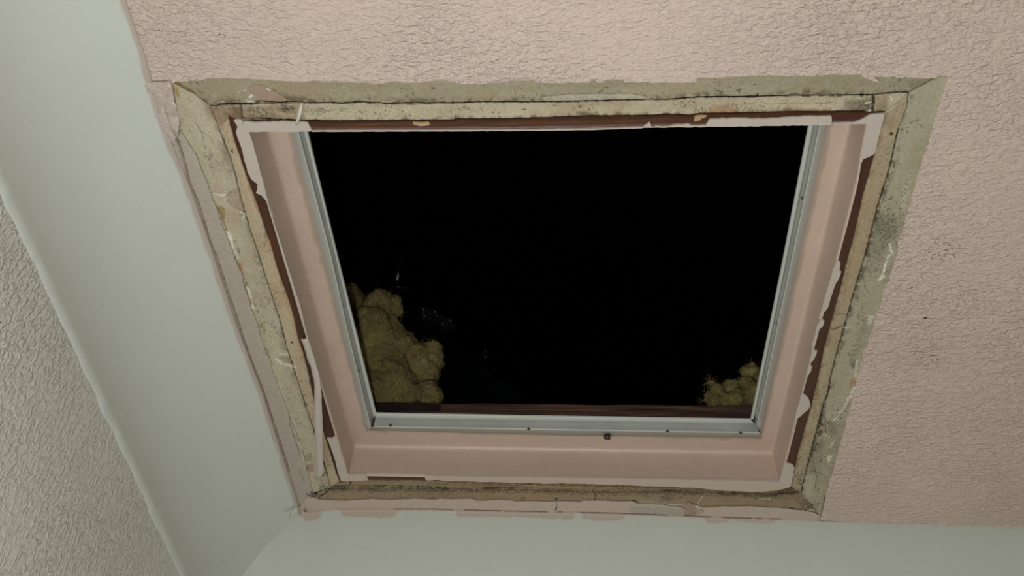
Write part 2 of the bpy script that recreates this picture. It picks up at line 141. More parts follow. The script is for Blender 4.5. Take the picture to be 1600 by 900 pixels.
        ('patch', (152, 130, 112), 0.9, 0.00093, [(-0.3114,0.4179),(-0.3066,0.4132),(-0.2980,0.4116),(-0.2905,0.4148),(-0.2827,0.4197),(-0.2774,0.4246),(-0.2723,0.4309),(-0.2896,0.4314),(-0.3021,0.4305),(-0.3060,0.4249),(-0.3093,0.4228)], 0.0005, 0.3),
        ('line', (92, 66, 42), 0.6, 0.00062, [(-0.3114,0.4179),(-0.3066,0.4132),(-0.2980,0.4116),(-0.2905,0.4148)], 0.0003, 0.5),
        ('line', (92, 66, 42), 0.7, 0.00087, [(-0.2894,0.4183),(-0.2829,0.4204),(-0.2774,0.4246),(-0.2723,0.4309)], 0.0005, 0.5),
        ('line', (212, 208, 192), 0.95, 0.00187, [(-0.3111,0.4248),(-0.3081,0.4232)], -0.0006, 0.1),
        ('line', (212, 208, 192), 0.95, 0.00188, [(-0.3140,0.4293),(-0.3091,0.4301),(-0.3055,0.4312)], -0.0006, 0.1),
        ('line', (212, 208, 192), 0.9, 0.00186, [(-0.2915,0.4165),(-0.2893,0.4179)], -0.0005, 0.1),
        ('line', (212, 208, 192), 0.6, 0.00093, [(-0.3212,0.4192),(-0.3127,0.4179)], -0.0002, 0.5),
        ('line', (34, 26, 18), 0.9, 0.00138, [(-0.3429,0.4324),(-0.3283,0.4330),(-0.3154,0.4328),(-0.3051,0.4322)], 0.0008, 0.4),
        ('patch', (118, 92, 70), 0.75, 0.00189, [(-0.3548,0.4340),(-0.3203,0.4345),(-0.3235,0.4487),(-0.3379,0.4492),(-0.3471,0.4578),(-0.3525,0.4505)], 0.0001, 0.3),
        ('line', (34, 26, 18), 0.95, 0.00163, [(-0.3214,0.4338),(-0.3234,0.4479)], 0.001, 0.2),
        ('patch', (92, 66, 42), 0.7, 0.00189, [(-0.3307,0.4351),(-0.3217,0.4352),(-0.3237,0.4465),(-0.3334,0.4464)], 0.0001, 0.3),
        ('line', (98, 46, 16), 0.8, 0.00316, [(-0.3359,0.4435),(-0.3360,0.4492),(-0.3361,0.4579)], 0, 0.3),
        ('line', (34, 26, 18), 0.9, 0.00203, [(-0.3220,0.4476),(-0.3126,0.4488),(-0.2965,0.4490),(-0.2831,0.4499)], 0.0008, 0.45),
        ('line', (92, 66, 42), 0.55, 0.00379, [(-0.3187,0.4444),(-0.3024,0.4468),(-0.2832,0.4470)], 0, 0.7),
        ('specks', (34, 26, 18), 0.8, 0.00101, [(-0.2988,0.4447),(-0.2795,0.4449),(-0.2995,0.4482)], 0.0002, 60),
        ('specks', (34, 26, 18), 0.75, 0.00100, [(-0.2758,0.4358),(-0.2657,0.4359),(-0.2768,0.4407)], 0.0002, 50),
        ('specks', (92, 66, 42), 0.6, 0.00126, [(-0.2878,0.4384),(-0.2624,0.4388),(-0.2890,0.4441)], 0.0002, 70),
        ('specks', (62, 58, 42), 0.7, 0.00082, [(-0.2456,0.4411),(-0.2303,0.4413),(-0.2466,0.4468)], 0.0002, 60),
        ('specks', (34, 26, 18), 0.7, 0.00075, [(-0.2438,0.4419),(-0.2336,0.4420),(-0.2445,0.4461)], 0.0002, 14),
        ('specks', (92, 66, 42), 0.45, 0.00088, [(-0.2186,0.4436),(-0.1869,0.4440),(-0.2195,0.4493)], 0.0002, 60),
        ('line', (208, 180, 140), 0.6, 0.00252, [(-0.2890,0.4441),(-0.2823,0.4428),(-0.2752,0.4457),(-0.2685,0.4444)], -0.0004, 0.6),
        ('specks', (62, 58, 42), 0.55, 0.00068, [(-0.1787,0.4295),(-0.1413,0.4300),(-0.1791,0.4322)], 0.0002, 50),
        ('specks', (62, 58, 42), 0.6, 0.00074, [(-0.1166,0.4324),(-0.0732,0.4330),(-0.1168,0.4345)], 0.0002, 50),
        ('specks', (62, 58, 42), 0.6, 0.00074, [(-0.0669,0.4303),(-0.0300,0.4308),(-0.0670,0.4331)], 0.0002, 60),
        ('specks', (62, 58, 42), 0.75, 0.00086, [(-0.0207,0.4310),(-0.0085,0.4311),(-0.0208,0.4337)], 0.0002, 24),
        ('specks', (34, 26, 18), 0.7, 0.00098, [(0.0160,0.4294),(0.0586,0.4300),(0.0160,0.4322)], 0.0002, 34),
        ('specks', (62, 58, 42), 0.5, 0.00067, [(0.1046,0.4388),(0.1288,0.4392),(0.1050,0.4450)], 0.0002, 70),
        ('specks', (62, 58, 42), 0.45, 0.00061, [(0.1171,0.4438),(0.1414,0.4441),(0.1174,0.4480)], 0.0002, 50),
        ('line', (62, 58, 42), 0.55, 0.00074, [(-0.0268,0.4281),(-0.0115,0.4270),(0.0007,0.4258),(0.0250,0.4258),(0.0584,0.4262),(0.0736,0.4289),(0.0799,0.4324)], 0.00035, 0.4),
        ('patch', (190, 186, 165), 0.5, 0.00123, [(-0.0238,0.4289),(-0.0054,0.4271),(0.0251,0.4265),(0.0584,0.4270),(0.0749,0.4303),(0.0787,0.4330),(0.0252,0.4333),(-0.0239,0.4337)], -0.0003, 0.3),
        ('line', (34, 26, 18), 0.9, 0.00153, [(-0.1308,0.4175),(-0.1290,0.4179)], 0.0004, 0.1),
        ('line', (34, 26, 18), 0.8, 0.00136, [(-0.0451,0.4417),(-0.0420,0.4417)], 0.0004, 0.1),
        ('line', (62, 58, 42), 0.7, 0.00123, [(-0.0147,0.4376),(-0.0128,0.4383)], 0.0003, 0.1),
        ('line', (34, 26, 18), 0.8, 0.00121, [(0.1401,0.4248),(0.1419,0.4250)], 0.0003, 0.1),
        ('line', (34, 26, 18), 0.7, 0.00096, [(0.1733,0.4186),(0.1756,0.4183)], 0.0002, 0.1),
        ('line', (126, 112, 86), 0.5, 0.00312, [(-0.2295,0.4322),(-0.2138,0.4331),(-0.1978,0.4313)], 0, 0.6),
        ('patch', (152, 112, 70), 0.75, 0.00306, [(0.1361,0.4399),(0.1560,0.4395),(0.1600,0.4478),(0.1388,0.4489),(0.1321,0.4481)], 0, 0.3),
        ('patch', (128, 92, 56), 0.5, 0.00246, [(0.1331,0.4461),(0.1899,0.4455),(0.2132,0.4444),(0.2498,0.4449),(0.2504,0.4483),(0.1334,0.4489)], 0, 0.3),
        ('line', (92, 66, 42), 0.5, 0.00122, [(0.1646,0.4410),(0.1622,0.4458)], 0, 0.2),
        ('line', (92, 66, 42), 0.5, 0.00122, [(0.1694,0.4411),(0.1670,0.4458)], 0, 0.2),
        ('line', (92, 66, 42), 0.5, 0.00122, [(0.1744,0.4418),(0.1719,0.4466)], 0, 0.2),
        ('line', (92, 66, 42), 0.45, 0.00073, [(0.1590,0.4389),(0.2070,0.4389),(0.2487,0.4387)], 0.0002, 0.5),
        ('line', (34, 26, 18), 0.9, 0.00098, [(0.1600,0.4485),(0.1903,0.4486),(0.2204,0.4483),(0.2504,0.4483),(0.2802,0.4480)], 0.0005, 0.3),
        ('line', (34, 26, 18), 0.95, 0.00182, [(0.1713,0.4316),(0.1778,0.4314),(0.1781,0.4290)], 0.0008, 0.1),
        ('specks', (34, 26, 18), 0.8, 0.00096, [(0.2545,0.4314),(0.2604,0.4315),(0.2548,0.4334)], 0.0002, 16),
        ('specks', (62, 58, 42), 0.6, 0.00079, [(0.2425,0.4373),(0.2722,0.4377),(0.2433,0.4421)], 0.0002, 80),
        ('line', (62, 58, 42), 0.6, 0.00108, [(0.2565,0.4235),(0.2631,0.4242)], 0.0002, 0.5),
        ('patch', (66, 54, 36), 0.7, 0.00544, [(0.2613,0.4362),(0.2867,0.4332),(0.2902,0.4502),(0.2613,0.4491)], 0, 0.3),
        ('specks', (34, 26, 18), 0.8, 0.00103, [(0.2788,0.4412),(0.2895,0.4413),(0.2799,0.4466)], 0.0002, 70),
        ('line', (212, 208, 192), 0.8, 0.00133, [(0.2802,0.4392),(0.2842,0.4386)], -0.0003, 0.3),
        ('line', (212, 208, 192), 0.95, 0.00244, [(0.2822,0.4491),(0.2854,0.4474),(0.2882,0.4495)], -0.0006, 0.1),
        ('line', (34, 26, 18), 0.95, 0.00252, [(0.2857,0.4312),(0.2879,0.4393),(0.2884,0.4502)], 0.0012, 0.15),
        ('line', (34, 26, 18), 0.9, 0.00144, [(0.2863,0.4312),(0.3011,0.4291),(0.3168,0.4286)], 0.0007, 0.3),
        ('patch', (120, 96, 66), 0.6, 0.00241, [(0.2877,0.4326),(0.2991,0.4307),(0.3024,0.4463),(0.2923,0.4489)], 0, 0.3),
        ('line', (212, 208, 192), 0.8, 0.00134, [(0.3003,0.4503),(0.3042,0.4463),(0.3087,0.4423)], -0.0005, 0.5),
        ('line', (212, 208, 192), 0.7, 0.00096, [(0.3019,0.4328),(0.3045,0.4368)], -0.0004, 0.2),
        ('patch', (122, 100, 74), 0.45, 0.00427, [(0.2991,0.4531),(0.3111,0.4532),(0.3111,0.4643),(0.3006,0.4656)], 0, 0.3),
        ('line', (34, 26, 18), 0.85, 0.00132, [(0.3170,0.4296),(0.3227,0.4241),(0.3299,0.4199),(0.3382,0.4136)], 0.0006, 0.35),
        ('patch', (108, 98, 66), 0.55, 0.00356, [(0.3118,0.4171),(0.3382,0.4136),(0.3273,0.4212),(0.3189,0.4250)], 0, 0.3),
        ('line', (112, 100, 52), 0.6, 0.00178, [(0.3347,0.4161),(0.3456,0.4111)], 0.0002, 0.3),
        ('line', (34, 26, 18), 0.95, 0.00278, [(0.3111,0.4724),(0.3119,0.4733)], 0.0009, 0),
        ('line', (168, 160, 138), 0.5, 0.00308, [(0.3166,0.4700),(0.3310,0.4779)], -0.0002, 0.2),
        ('line', (150, 118, 74), 0.45, 0.00259, [(0.2996,0.5393),(0.3020,0.6042),(0.3035,0.6477),(0.3049,0.6843)], 0, 0.5),
        ('line', (150, 124, 86), 0.4, 0.00372, [(0.3040,0.4762),(0.3038,0.5164),(0.3047,0.5711)], 0, 0.7),
        ('line', (150, 112, 66), 0.5, 0.00232, [(0.3032,0.8271),(0.3039,0.8726),(0.3058,0.9329)], 0, 0.5),
        ('specks', (34, 26, 18), 0.75, 0.00111, [(0.3197,0.5473),(0.3230,0.5485),(0.3190,0.5655)], 0.0002, 30),
        ('specks', (62, 58, 42), 0.7, 0.00097, [(0.3392,0.5435),(0.3418,0.5444),(0.3389,0.5694)], 0.0002, 60),
        ('specks', (196, 192, 165), 0.7, 0.00130, [(0.3407,0.5474),(0.3440,0.5485),(0.3405,0.5781)], -0.0004, 70),
        ('specks', (62, 58, 42), 0.8, 0.00147, [(0.3308,0.5876),(0.3485,0.5940),(0.3300,0.6149)], 0.0002, 240),
        ('patch', (98, 98, 76), 0.5, 0.00925, [(0.3186,0.5695),(0.3441,0.5681),(0.3455,0.5976),(0.3398,0.6077),(0.3365,0.6301),(0.3203,0.6231)], 0, 0.3),
        ('specks', (34, 26, 18), 0.7, 0.00106, [(0.3249,0.5810),(0.3357,0.5849),(0.3245,0.5920)], 0.0002, 60),
        ('specks', (62, 58, 42), 0.55, 0.00138, [(0.3288,0.6318),(0.3386,0.6355),(0.3281,0.6539)], 0.0002, 80),
        ('line', (212, 208, 192), 0.9, 0.00304, [(0.3389,0.6069),(0.3417,0.6137),(0.3450,0.6197)], -0.0007, 0.35),
        ('line', (212, 208, 192), 0.85, 0.00273, [(0.3414,0.6214),(0.3402,0.6345),(0.3402,0.6540)], -0.0006, 0.5),
        ('line', (206, 206, 180), 0.85, 0.00556, [(0.3408,0.6504),(0.3391,0.6549)], -0.0005, 0.3),
        ('line', (200, 200, 176), 0.8, 0.00649, [(0.3405,0.7090),(0.3397,0.7187)], -0.0005, 0.25),
        ('specks', (62, 58, 42), 0.65, 0.00115, [(0.3278,0.7052),(0.3329,0.7068),(0.3280,0.7335)], 0.0002, 80),
        ('specks', (62, 58, 42), 0.6, 0.00119, [(0.3301,0.7576),(0.3346,0.7591),(0.3303,0.7817)], 0.0002, 60),
        ('line', (62, 58, 42), 0.5, 0.00097, [(0.3192,0.6477),(0.3252,0.6676),(0.3326,0.6769)], 0.0002, 0.5),
        ('line', (110, 108, 84), 0.45, 0.00651, [(0.3342,0.7128),(0.3345,0.7576),(0.3321,0.7836)], 0, 0.6),
        ('line', (92, 66, 42), 0.75, 0.00115, [(0.2976,0.7062),(0.3045,0.7052),(0.3136,0.7047)], 0.0004, 0.3),
        ('line', (92, 66, 42), 0.85, 0.00220, [(0.2989,0.7296),(0.3055,0.7266),(0.3136,0.7197)], 0.0004, 0.4),
        ('line', (212, 208, 192), 0.7, 0.00219, [(0.3148,0.7266),(0.3207,0.7236)], -0.0004, 0.3),
        ('specks', (34, 26, 18), 0.8, 0.00118, [(0.2954,0.7426),(0.2999,0.7441),(0.2953,0.7564)], 0.0002, 18),
        ('specks', (34, 26, 18), 0.85, 0.00151, [(0.3349,0.7867),(0.3372,0.7875),(0.3350,0.7950)], 0.0002, 18),
        ('patch', (172, 112, 66), 0.95, 0.00077, [(0.3377,0.8092),(0.3403,0.8070),(0.3423,0.8135),(0.3400,0.8212),(0.3366,0.8190)], 0, 0.3),
        ('line', (212, 208, 192), 0.85, 0.00309, [(0.3442,0.8234),(0.3413,0.8401),(0.3375,0.8606),(0.3305,0.8816)], -0.0006, 0.55),
        ('line', (212, 208, 192), 0.6, 0.00226, [(0.3385,0.7783),(0.3421,0.8048)], -0.0004, 0.6),
        ('specks', (34, 26, 18), 0.8, 0.00132, [(0.3134,0.8292),(0.3162,0.8299),(0.3147,0.8625)], 0.0002, 70),
        ('specks', (34, 26, 18), 0.8, 0.00137, [(0.3121,0.8937),(0.3150,0.8945),(0.3136,0.9369)], 0.0002, 90),
        ('specks', (34, 26, 18), 0.75, 0.00133, [(0.3137,0.9517),(0.3188,0.9531),(0.3147,0.9795)], 0.0002, 70),
        ('specks', (34, 26, 18), 0.7, 0.00110, [(0.3412,0.8514),(0.3450,0.8514),(0.3433,0.8628)], 0.0002, 16),
        ('line', (92, 66, 42), 0.75, 0.00160, [(0.3254,0.8841),(0.3214,0.8924),(0.3244,0.9056),(0.3329,0.9128)], 0.0005, 0.2),
        ('patch', (116, 104, 80), 0.55, 0.00240, [(0.3243,0.8864),(0.3317,0.8840),(0.3399,0.9078),(0.3324,0.9103),(0.3252,0.9008)], 0.0004, 0.3),
        ('line', (212, 208, 192), 0.55, 0.00162, [(0.3231,0.9068),(0.3313,0.9128)], -0.0003, 0.3),
        ('line', (205, 203, 180), 0.9, 0.00580, [(0.3372,0.9513),(0.3372,0.9602)], -0.0006, 0.4),
        ('line', (212, 208, 192), 0.6, 0.00204, [(0.3373,0.9200),(0.3347,0.9324)], -0.0004, 0.6),
        ('specks', (212, 208, 192), 0.7, 0.00126, [(0.3313,0.8607),(0.3377,0.8624),(0.3334,0.9069)], -0.0004, 40),
        ('line', (62, 58, 42), 0.6, 0.00134, [(0.3204,0.9721),(0.3275,0.9903),(0.3295,1.0171)], 0.0003, 0.3),
        ('line', (62, 58, 42), 0.6, 0.00126, [(0.3165,0.9787),(0.3289,0.9837),(0.3404,0.9927)], 0.0003, 0.3),
        ('specks', (34, 26, 18), 0.7, 0.00110, [(0.3070,0.9815),(0.3087,0.9815),(0.3091,0.9947)], 0.0002, 16),
        ('specks', (34, 26, 18), 0.85, 0.00172, [(0.3011,1.0191),(0.3112,1.0189),(0.3022,1.0259)], 0.0002, 40),
        ('specks', (34, 26, 18), 0.85, 0.00175, [(0.3315,1.0602),(0.3401,1.0600),(0.3327,1.0673)], 0.0002, 40),
        ('specks', (62, 58, 42), 0.7, 0.00174, [(0.3188,1.0450),(0.3290,1.0447),(0.3206,1.0562)], 0.0002, 50),
        ('patch', (186, 184, 158), 0.4, 0.00508, [(0.3101,0.9907),(0.3211,0.9865),(0.3301,1.0308),(0.3194,1.0380)], 0, 0.3),
        ('line', (212, 208, 192), 0.8, 0.00263, [(0.3271,1.0646),(0.3354,1.0630)], -0.0004, 0.4),
        ('line', (34, 26, 18), 0.7, 0.00172, [(0.3453,1.0305),(0.3466,1.0627),(0.3465,1.0828)], 0.0004, 0.5),
        ('line', (62, 58, 42), 0.55, 0.00077, [(-0.3719,0.4524),(-0.3687,0.4626),(-0.3696,0.4737),(-0.3696,0.4842)], 0.0002, 0.3),
        ('line', (62, 58, 42), 0.55, 0.00077, [(-0.3687,0.4626),(-0.3621,0.4678),(-0.3595,0.4783)], 0.0002, 0.3),
        ('line', (62, 58, 42), 0.55, 0.00077, [(-0.3801,0.4610),(-0.3792,0.4699),(-0.3778,0.4721)], 0.0002, 0.3),
        ('line', (62, 58, 42), 0.55, 0.00079, [(-0.3649,0.4918),(-0.3583,0.5034)], 0.0002, 0.3),
        ('specks', (34, 26, 18), 0.7, 0.00105, [(-0.3689,0.4918),(-0.3629,0.4919),(-0.3704,0.4979)], 0.0002, 40),
        ('specks', (62, 58, 42), 0.7, 0.00099, [(-0.3686,0.5041),(-0.3658,0.5032),(-0.3684,0.5146)], 0.0002, 26),
        ('specks', (34, 26, 18), 0.7, 0.00100, [(-0.3677,0.5167),(-0.3656,0.5167),(-0.3689,0.5214)], 0.0002, 8),
        ('specks', (62, 58, 42), 0.55, 0.00086, [(-0.3783,0.5103),(-0.3748,0.5091),(-0.3781,0.5254)], 0.0002, 20),
        ('patch', (168, 148, 132), 0.8, 0.00134, [(-0.3746,0.5253),(-0.3660,0.5238),(-0.3611,0.5375),(-0.3664,0.5391),(-0.3740,0.5366)], 0.00025, 0.3),
        ('patch', (152, 130, 112), 0.8, 0.00081, [(-0.3613,0.5383),(-0.3479,0.5311),(-0.3454,0.5320),(-0.3469,0.5598),(-0.3562,0.5547),(-0.3628,0.5473)], 0.00035, 0.3),
        ('line', (92, 66, 42), 0.6, 0.00081, [(-0.3613,0.5383),(-0.3479,0.5311)], 0.0003, 0.5),
        ('line', (92, 66, 42), 0.6, 0.00088, [(-0.3628,0.5473),(-0.3564,0.5556),(-0.3469,0.5598)], 0.0003, 0.5),
        ('line', (212, 208, 192), 0.8, 0.00149, [(-0.3747,0.5366),(-0.3672,0.5399),(-0.3620,0.5383)], -0.0005, 0.4),
        ('line', (212, 208, 192), 0.7, 0.00137, [(-0.3513,0.5606),(-0.3472,0.5640),(-0.3515,0.5707)], -0.0004, 0.4),
        ('patch', (134, 114, 56), 0.95, 0.00082, [(-0.3736,0.5530),(-0.3702,0.5522),(-0.3681,0.5563),(-0.3687,0.5630),(-0.3710,0.5697),(-0.3734,0.5680),(-0.3744,0.5605)], 0.0002, 0.3),
        ('line', (92, 70, 44), 0.8, 0.00136, [(-0.3751,0.5521),(-0.3736,0.5630),(-0.3723,0.5808),(-0.3719,0.5912)], 0.0004, 0.3),
        ('line', (212, 208, 192), 0.95, 0.00489, [(-0.3715,0.5894),(-0.3703,0.5964)], -0.0009, 0.35),
        ('line', (212, 208, 192), 0.9, 0.00246, [(-0.3704,0.5999),(-0.3704,0.6150),(-0.3694,0.6231),(-0.3661,0.6213)], -0.0007, 0.45),
        ('line', (34, 26, 18), 0.7, 0.00184, [(-0.3657,0.6105),(-0.3657,0.6168)], 0.0004, 0.3),
        ('patch', (172, 116, 76), 0.95, 0.00072, [(-0.3698,0.6294),(-0.3676,0.6281),(-0.3662,0.6313),(-0.3665,0.6377),(-0.3681,0.6414),(-0.3695,0.6395),(-0.3705,0.6340)], 0, 0.3),
        ('line', (92, 70, 44), 0.6, 0.00114, [(-0.3719,0.6213),(-0.3703,0.6395),(-0.3680,0.6488)], 0.0004, 0.5),
        ('line', (212, 208, 192), 0.8, 0.00256, [(-0.3681,0.6658),(-0.3665,0.6753),(-0.3666,0.6889),(-0.3677,0.7008)], -0.0006, 0.5),
        ('specks', (170, 120, 66), 0.85, 0.00126, [(-0.3669,0.6870),(-0.3645,0.6861),(-0.3667,0.6992)], 0.0002, 16),
        ('specks', (62, 58, 42), 0.7, 0.00117, [(-0.3685,0.6610),(-0.3654,0.6599),(-0.3683,0.6756)], 0.0002, 30),
        ('line', (176, 172, 152), 0.6, 0.00730, [(-0.3613,0.6620),(-0.3563,0.6696)], -0.0005, 0.2),  # pale blob painted as the highlight on raised paint lumps
        ('line', (142, 130, 92), 0.6, 0.00606, [(-0.3637,0.7249),(-0.3624,0.7331)], 0, 0.3),
        ('specks', (62, 58, 42), 0.75, 0.00113, [(-0.3639,0.7148),(-0.3615,0.7139),(-0.3631,0.7542)], 0.0002, 30),
        ('specks', (62, 58, 42), 0.75, 0.00116, [(-0.3653,0.7614),(-0.3628,0.7605),(-0.3649,0.7862)], 0.0002, 18),
        ('line', (34, 26, 18), 0.9, 0.00307, [(-0.3326,0.7512),(-0.3321,0.7522)], 0.0006, 0),
        ('line', (205, 198, 178), 0.9, 0.00352, [(-0.3572,0.7797),(-0.3518,0.7884),(-0.3448,0.7894),(-0.3369,0.7937)], -0.0008, 0.25),
        ('line', (196, 190, 168), 0.75, 0.00272, [(-0.3531,0.7710),(-0.3438,0.7720)], -0.0005, 0.4),
        ('line', (190, 184, 160), 0.7, 0.00231, [(-0.3403,0.7581),(-0.3395,0.7623)], -0.0004, 0.2),
        ('patch', (134, 114, 90), 0.7, 0.00156, [(-0.3544,0.7775),(-0.3458,0.7742),(-0.3366,0.7839),(-0.3379,0.7904),(-0.3480,0.7850)], 0.0004, 0.3),
        ('line', (180, 176, 155), 0.75, 0.00399, [(-0.3639,0.8163),(-0.3611,0.8509),(-0.3603,0.8808)], -0.0005, 0.35),
        ('line', (178, 173, 152), 0.7, 0.00579, [(-0.3591,0.8832),(-0.3571,0.9078),(-0.3548,0.9229)], -0.0005, 0.3),
        ('line', (212, 208, 192), 0.7, 0.00212, [(-0.3576,0.9331),(-0.3560,0.9473)], -0.0005, 0.3),
        ('line', (62, 58, 42), 0.5, 0.00099, [(-0.3607,0.8783),(-0.3527,0.8758),(-0.3411,0.8769)], 0.0002, 0.3),
        ('line', (62, 58, 42), 0.55, 0.00116, [(-0.3603,0.8808),(-0.3630,0.9029),(-0.3615,0.9306),(-0.3609,0.9645)], 0.0003, 0.3),
        ('line', (62, 58, 42), 0.5, 0.00105, [(-0.3693,0.9901),(-0.3662,1.0024),(-0.3665,1.0135)], 0.0002, 0.3),
        ('patch', (134, 114, 92), 0.7, 0.00172, [(-0.3569,0.9618),(-0.3502,0.9538),(-0.3445,0.9563),(-0.3465,0.9722),(-0.3541,0.9750)], 0.0003, 0.3),
        ('line', (196, 186, 160), 0.8, 0.00138, [(-0.3581,0.9684),(-0.3567,0.9604),(-0.3502,0.9538)], -0.0004, 0.2),
        ('line', (196, 186, 160), 0.7, 0.00139, [(-0.3571,0.9724),(-0.3532,0.9750),(-0.3465,0.9722)], -0.0004, 0.2),
        ('patch', (134, 114, 92), 0.7, 0.00174, [(-0.3594,0.9845),(-0.3525,0.9763),(-0.3468,0.9789),(-0.3489,0.9952),(-0.3565,0.9981)], 0.0003, 0.3),
        ('line', (196, 186, 160), 0.8, 0.00140, [(-0.3606,0.9913),(-0.3591,0.9832),(-0.3525,0.9763)], -0.0004, 0.2),
        ('line', (196, 186, 160), 0.7, 0.00140, [(-0.3596,0.9954),(-0.3556,0.9981),(-0.3489,0.9952)], -0.0004, 0.2),
        ('line', (178, 130, 78), 0.5, 0.00245, [(-0.3286,0.5948),(-0.3262,0.6610),(-0.3241,0.7350),(-0.3242,0.7773)], 0, 0.5),
        ('line', (146, 104, 64), 0.5, 0.00258, [(-0.3361,0.4689),(-0.3350,0.5044),(-0.3336,0.5345),(-0.3293,0.5717)], 0, 0.5),
        ('line', (112, 60, 26), 0.7, 0.00160, [(-0.3357,0.4564),(-0.3358,0.4763),(-0.3343,0.5044),(-0.3330,0.5225)], 0, 0.3),
        ('specks', (34, 26, 18), 0.8, 0.00091, [(-0.3430,0.4845),(-0.3417,0.4845),(-0.3436,0.4867)], 0.0002, 4),
        ('line', (34, 26, 18), 0.9, 0.00195, [(-0.3431,0.4849),(-0.3422,0.4868)], 0.0005, 0),
        ('specks', (92, 66, 42), 0.6, 0.00096, [(-0.3448,0.4614),(-0.3394,0.4598),(-0.3441,0.4798)], 0.0002, 40),
        ('line', (34, 26, 18), 0.9, 0.00165, [(-0.3141,0.8802),(-0.3192,0.9300),(-0.3188,0.9585),(-0.3157,0.9932),(-0.3145,1.0083)], 0.0006, 0.4),
        ('line', (34, 26, 18), 0.8, 0.00169, [(-0.3321,0.9302),(-0.3317,0.9627),(-0.3308,0.9990)], 0.0004, 0.4),
        ('specks', (34, 26, 18), 0.95, 0.00233, [(-0.3574,1.0429),(-0.3510,1.0428),(-0.3584,1.0487)], 0.0002, 50),
        ('specks', (34, 26, 18), 0.85, 0.00178, [(-0.3412,1.0284),(-0.3322,1.0282),(-0.3422,1.0341)], 0.0002, 40),
        ('line', (34, 26, 18), 0.95, 0.00270, [(-0.3513,1.0500),(-0.3407,1.0412),(-0.3315,1.0296)], 0.0009, 0.2),
        ('line', (34, 26, 18), 0.9, 0.00212, [(-0.3473,1.0117),(-0.3385,1.0019),(-0.3313,0.9962)], 0.0005, 0.3),
        ('patch', (150, 136, 110), 0.4, 0.00355, [(-0.3463,1.0215),(-0.3347,1.0059),(-0.3278,1.0072),(-0.3305,1.0239),(-0.3452,1.0356)], 0, 0.3),
        ('patch', (70, 62, 44), 0.75, 0.00266, [(-0.3296,1.0239),(-0.3042,1.0220),(-0.3048,1.0319),(-0.3304,1.0338)], 0.0003, 0.3),
        ('line', (34, 26, 18), 0.9, 0.00196, [(-0.3274,1.0267),(-0.3136,1.0250),(-0.3024,1.0220),(-0.3000,1.0122),(-0.3042,1.0108)], 0.0006, 0.2),
        ('line', (34, 26, 18), 0.8, 0.00212, [(-0.3157,1.0152),(-0.3105,1.0165)], 0.0005, 0.2),
        ('patch', (88, 76, 54), 0.6, 0.00266, [(-0.2909,1.0231),(-0.2728,1.0220),(-0.2723,1.0312),(-0.2564,1.0337),(-0.2923,1.0330)], 0.0003, 0.3),
        ('specks', (34, 26, 18), 0.85, 0.00142, [(-0.2627,1.0338),(-0.2537,1.0336),(-0.2633,1.0381)], 0.0002, 24),
        ('patch', (150, 136, 110), 0.5, 0.00133, [(-0.2607,1.0253),(-0.2404,1.0277),(-0.2420,1.0334),(-0.2615,1.0309)], -0.0003, 0.3),
        ('line', (34, 26, 18), 0.7, 0.00124, [(-0.2607,1.0253),(-0.2403,1.0263),(-0.2402,1.0333)], 0.0003, 0.3),
        ('line', (92, 66, 42), 0.7, 0.00124, [(-0.2340,1.0261),(-0.2216,1.0273),(-0.2240,1.0330),(-0.2299,1.0373)], 0.0003, 0.4),
        ('specks', (34, 26, 18), 0.85, 0.00142, [(-0.2834,1.0335),(-0.2653,1.0331),(-0.2838,1.0367)], 0.0002, 26),
        ('specks', (92, 66, 42), 0.6, 0.00178, [(-0.2857,1.0371),(-0.2658,1.0367),(-0.2865,1.0428)], 0.0002, 14),
        ('specks', (34, 26, 18), 0.85, 0.00142, [(-0.2528,1.0331),(-0.2348,1.0327),(-0.2531,1.0362)], 0.0002, 26),
        ('specks', (92, 66, 42), 0.6, 0.00178, [(-0.2550,1.0365),(-0.2352,1.0360),(-0.2557,1.0422)], 0.0002, 14),
        ('specks', (34, 26, 18), 0.85, 0.00142, [(-0.2222,1.0326),(-0.2043,1.0322),(-0.2226,1.0357)], 0.0002, 26),
        ('specks', (92, 66, 42), 0.6, 0.00178, [(-0.2244,1.0358),(-0.2046,1.0354),(-0.2250,1.0415)], 0.0002, 14),
        ('specks', (34, 26, 18), 0.85, 0.00142, [(-0.1918,1.0322),(-0.1739,1.0318),(-0.1921,1.0353)], 0.0002, 26),
        ('specks', (92, 66, 42), 0.6, 0.00177, [(-0.1939,1.0352),(-0.1742,1.0347),(-0.1944,1.0408)], 0.0002, 14),
        ('specks', (34, 26, 18), 0.85, 0.00142, [(-0.1614,1.0317),(-0.1436,1.0313),(-0.1617,1.0348)], 0.0002, 26),
        ('specks', (92, 66, 42), 0.6, 0.00177, [(-0.1635,1.0345),(-0.1438,1.0341),(-0.1639,1.0402)], 0.0002, 14),
        ('specks', (34, 26, 18), 0.85, 0.00141, [(-0.1312,1.0313),(-0.1135,1.0309),(-0.1314,1.0344)], 0.0002, 26),
        ('specks', (92, 66, 42), 0.6, 0.00177, [(-0.1332,1.0339),(-0.1136,1.0334),(-0.1335,1.0395)], 0.0002, 14),
        ('specks', (34, 26, 18), 0.85, 0.00141, [(-0.1011,1.0308),(-0.0834,1.0304),(-0.1012,1.0339)], 0.0002, 26),
        ('specks', (92, 66, 42), 0.6, 0.00177, [(-0.1030,1.0332),(-0.0835,1.0328),(-0.1033,1.0389)], 0.0002, 14),
        ('specks', (34, 26, 18), 0.85, 0.00141, [(-0.0711,1.0304),(-0.0534,1.0300),(-0.0712,1.0334)], 0.0002, 26),
        ('specks', (92, 66, 42), 0.6, 0.00176, [(-0.0729,1.0326),(-0.0535,1.0322),(-0.0731,1.0382)], 0.0002, 14),
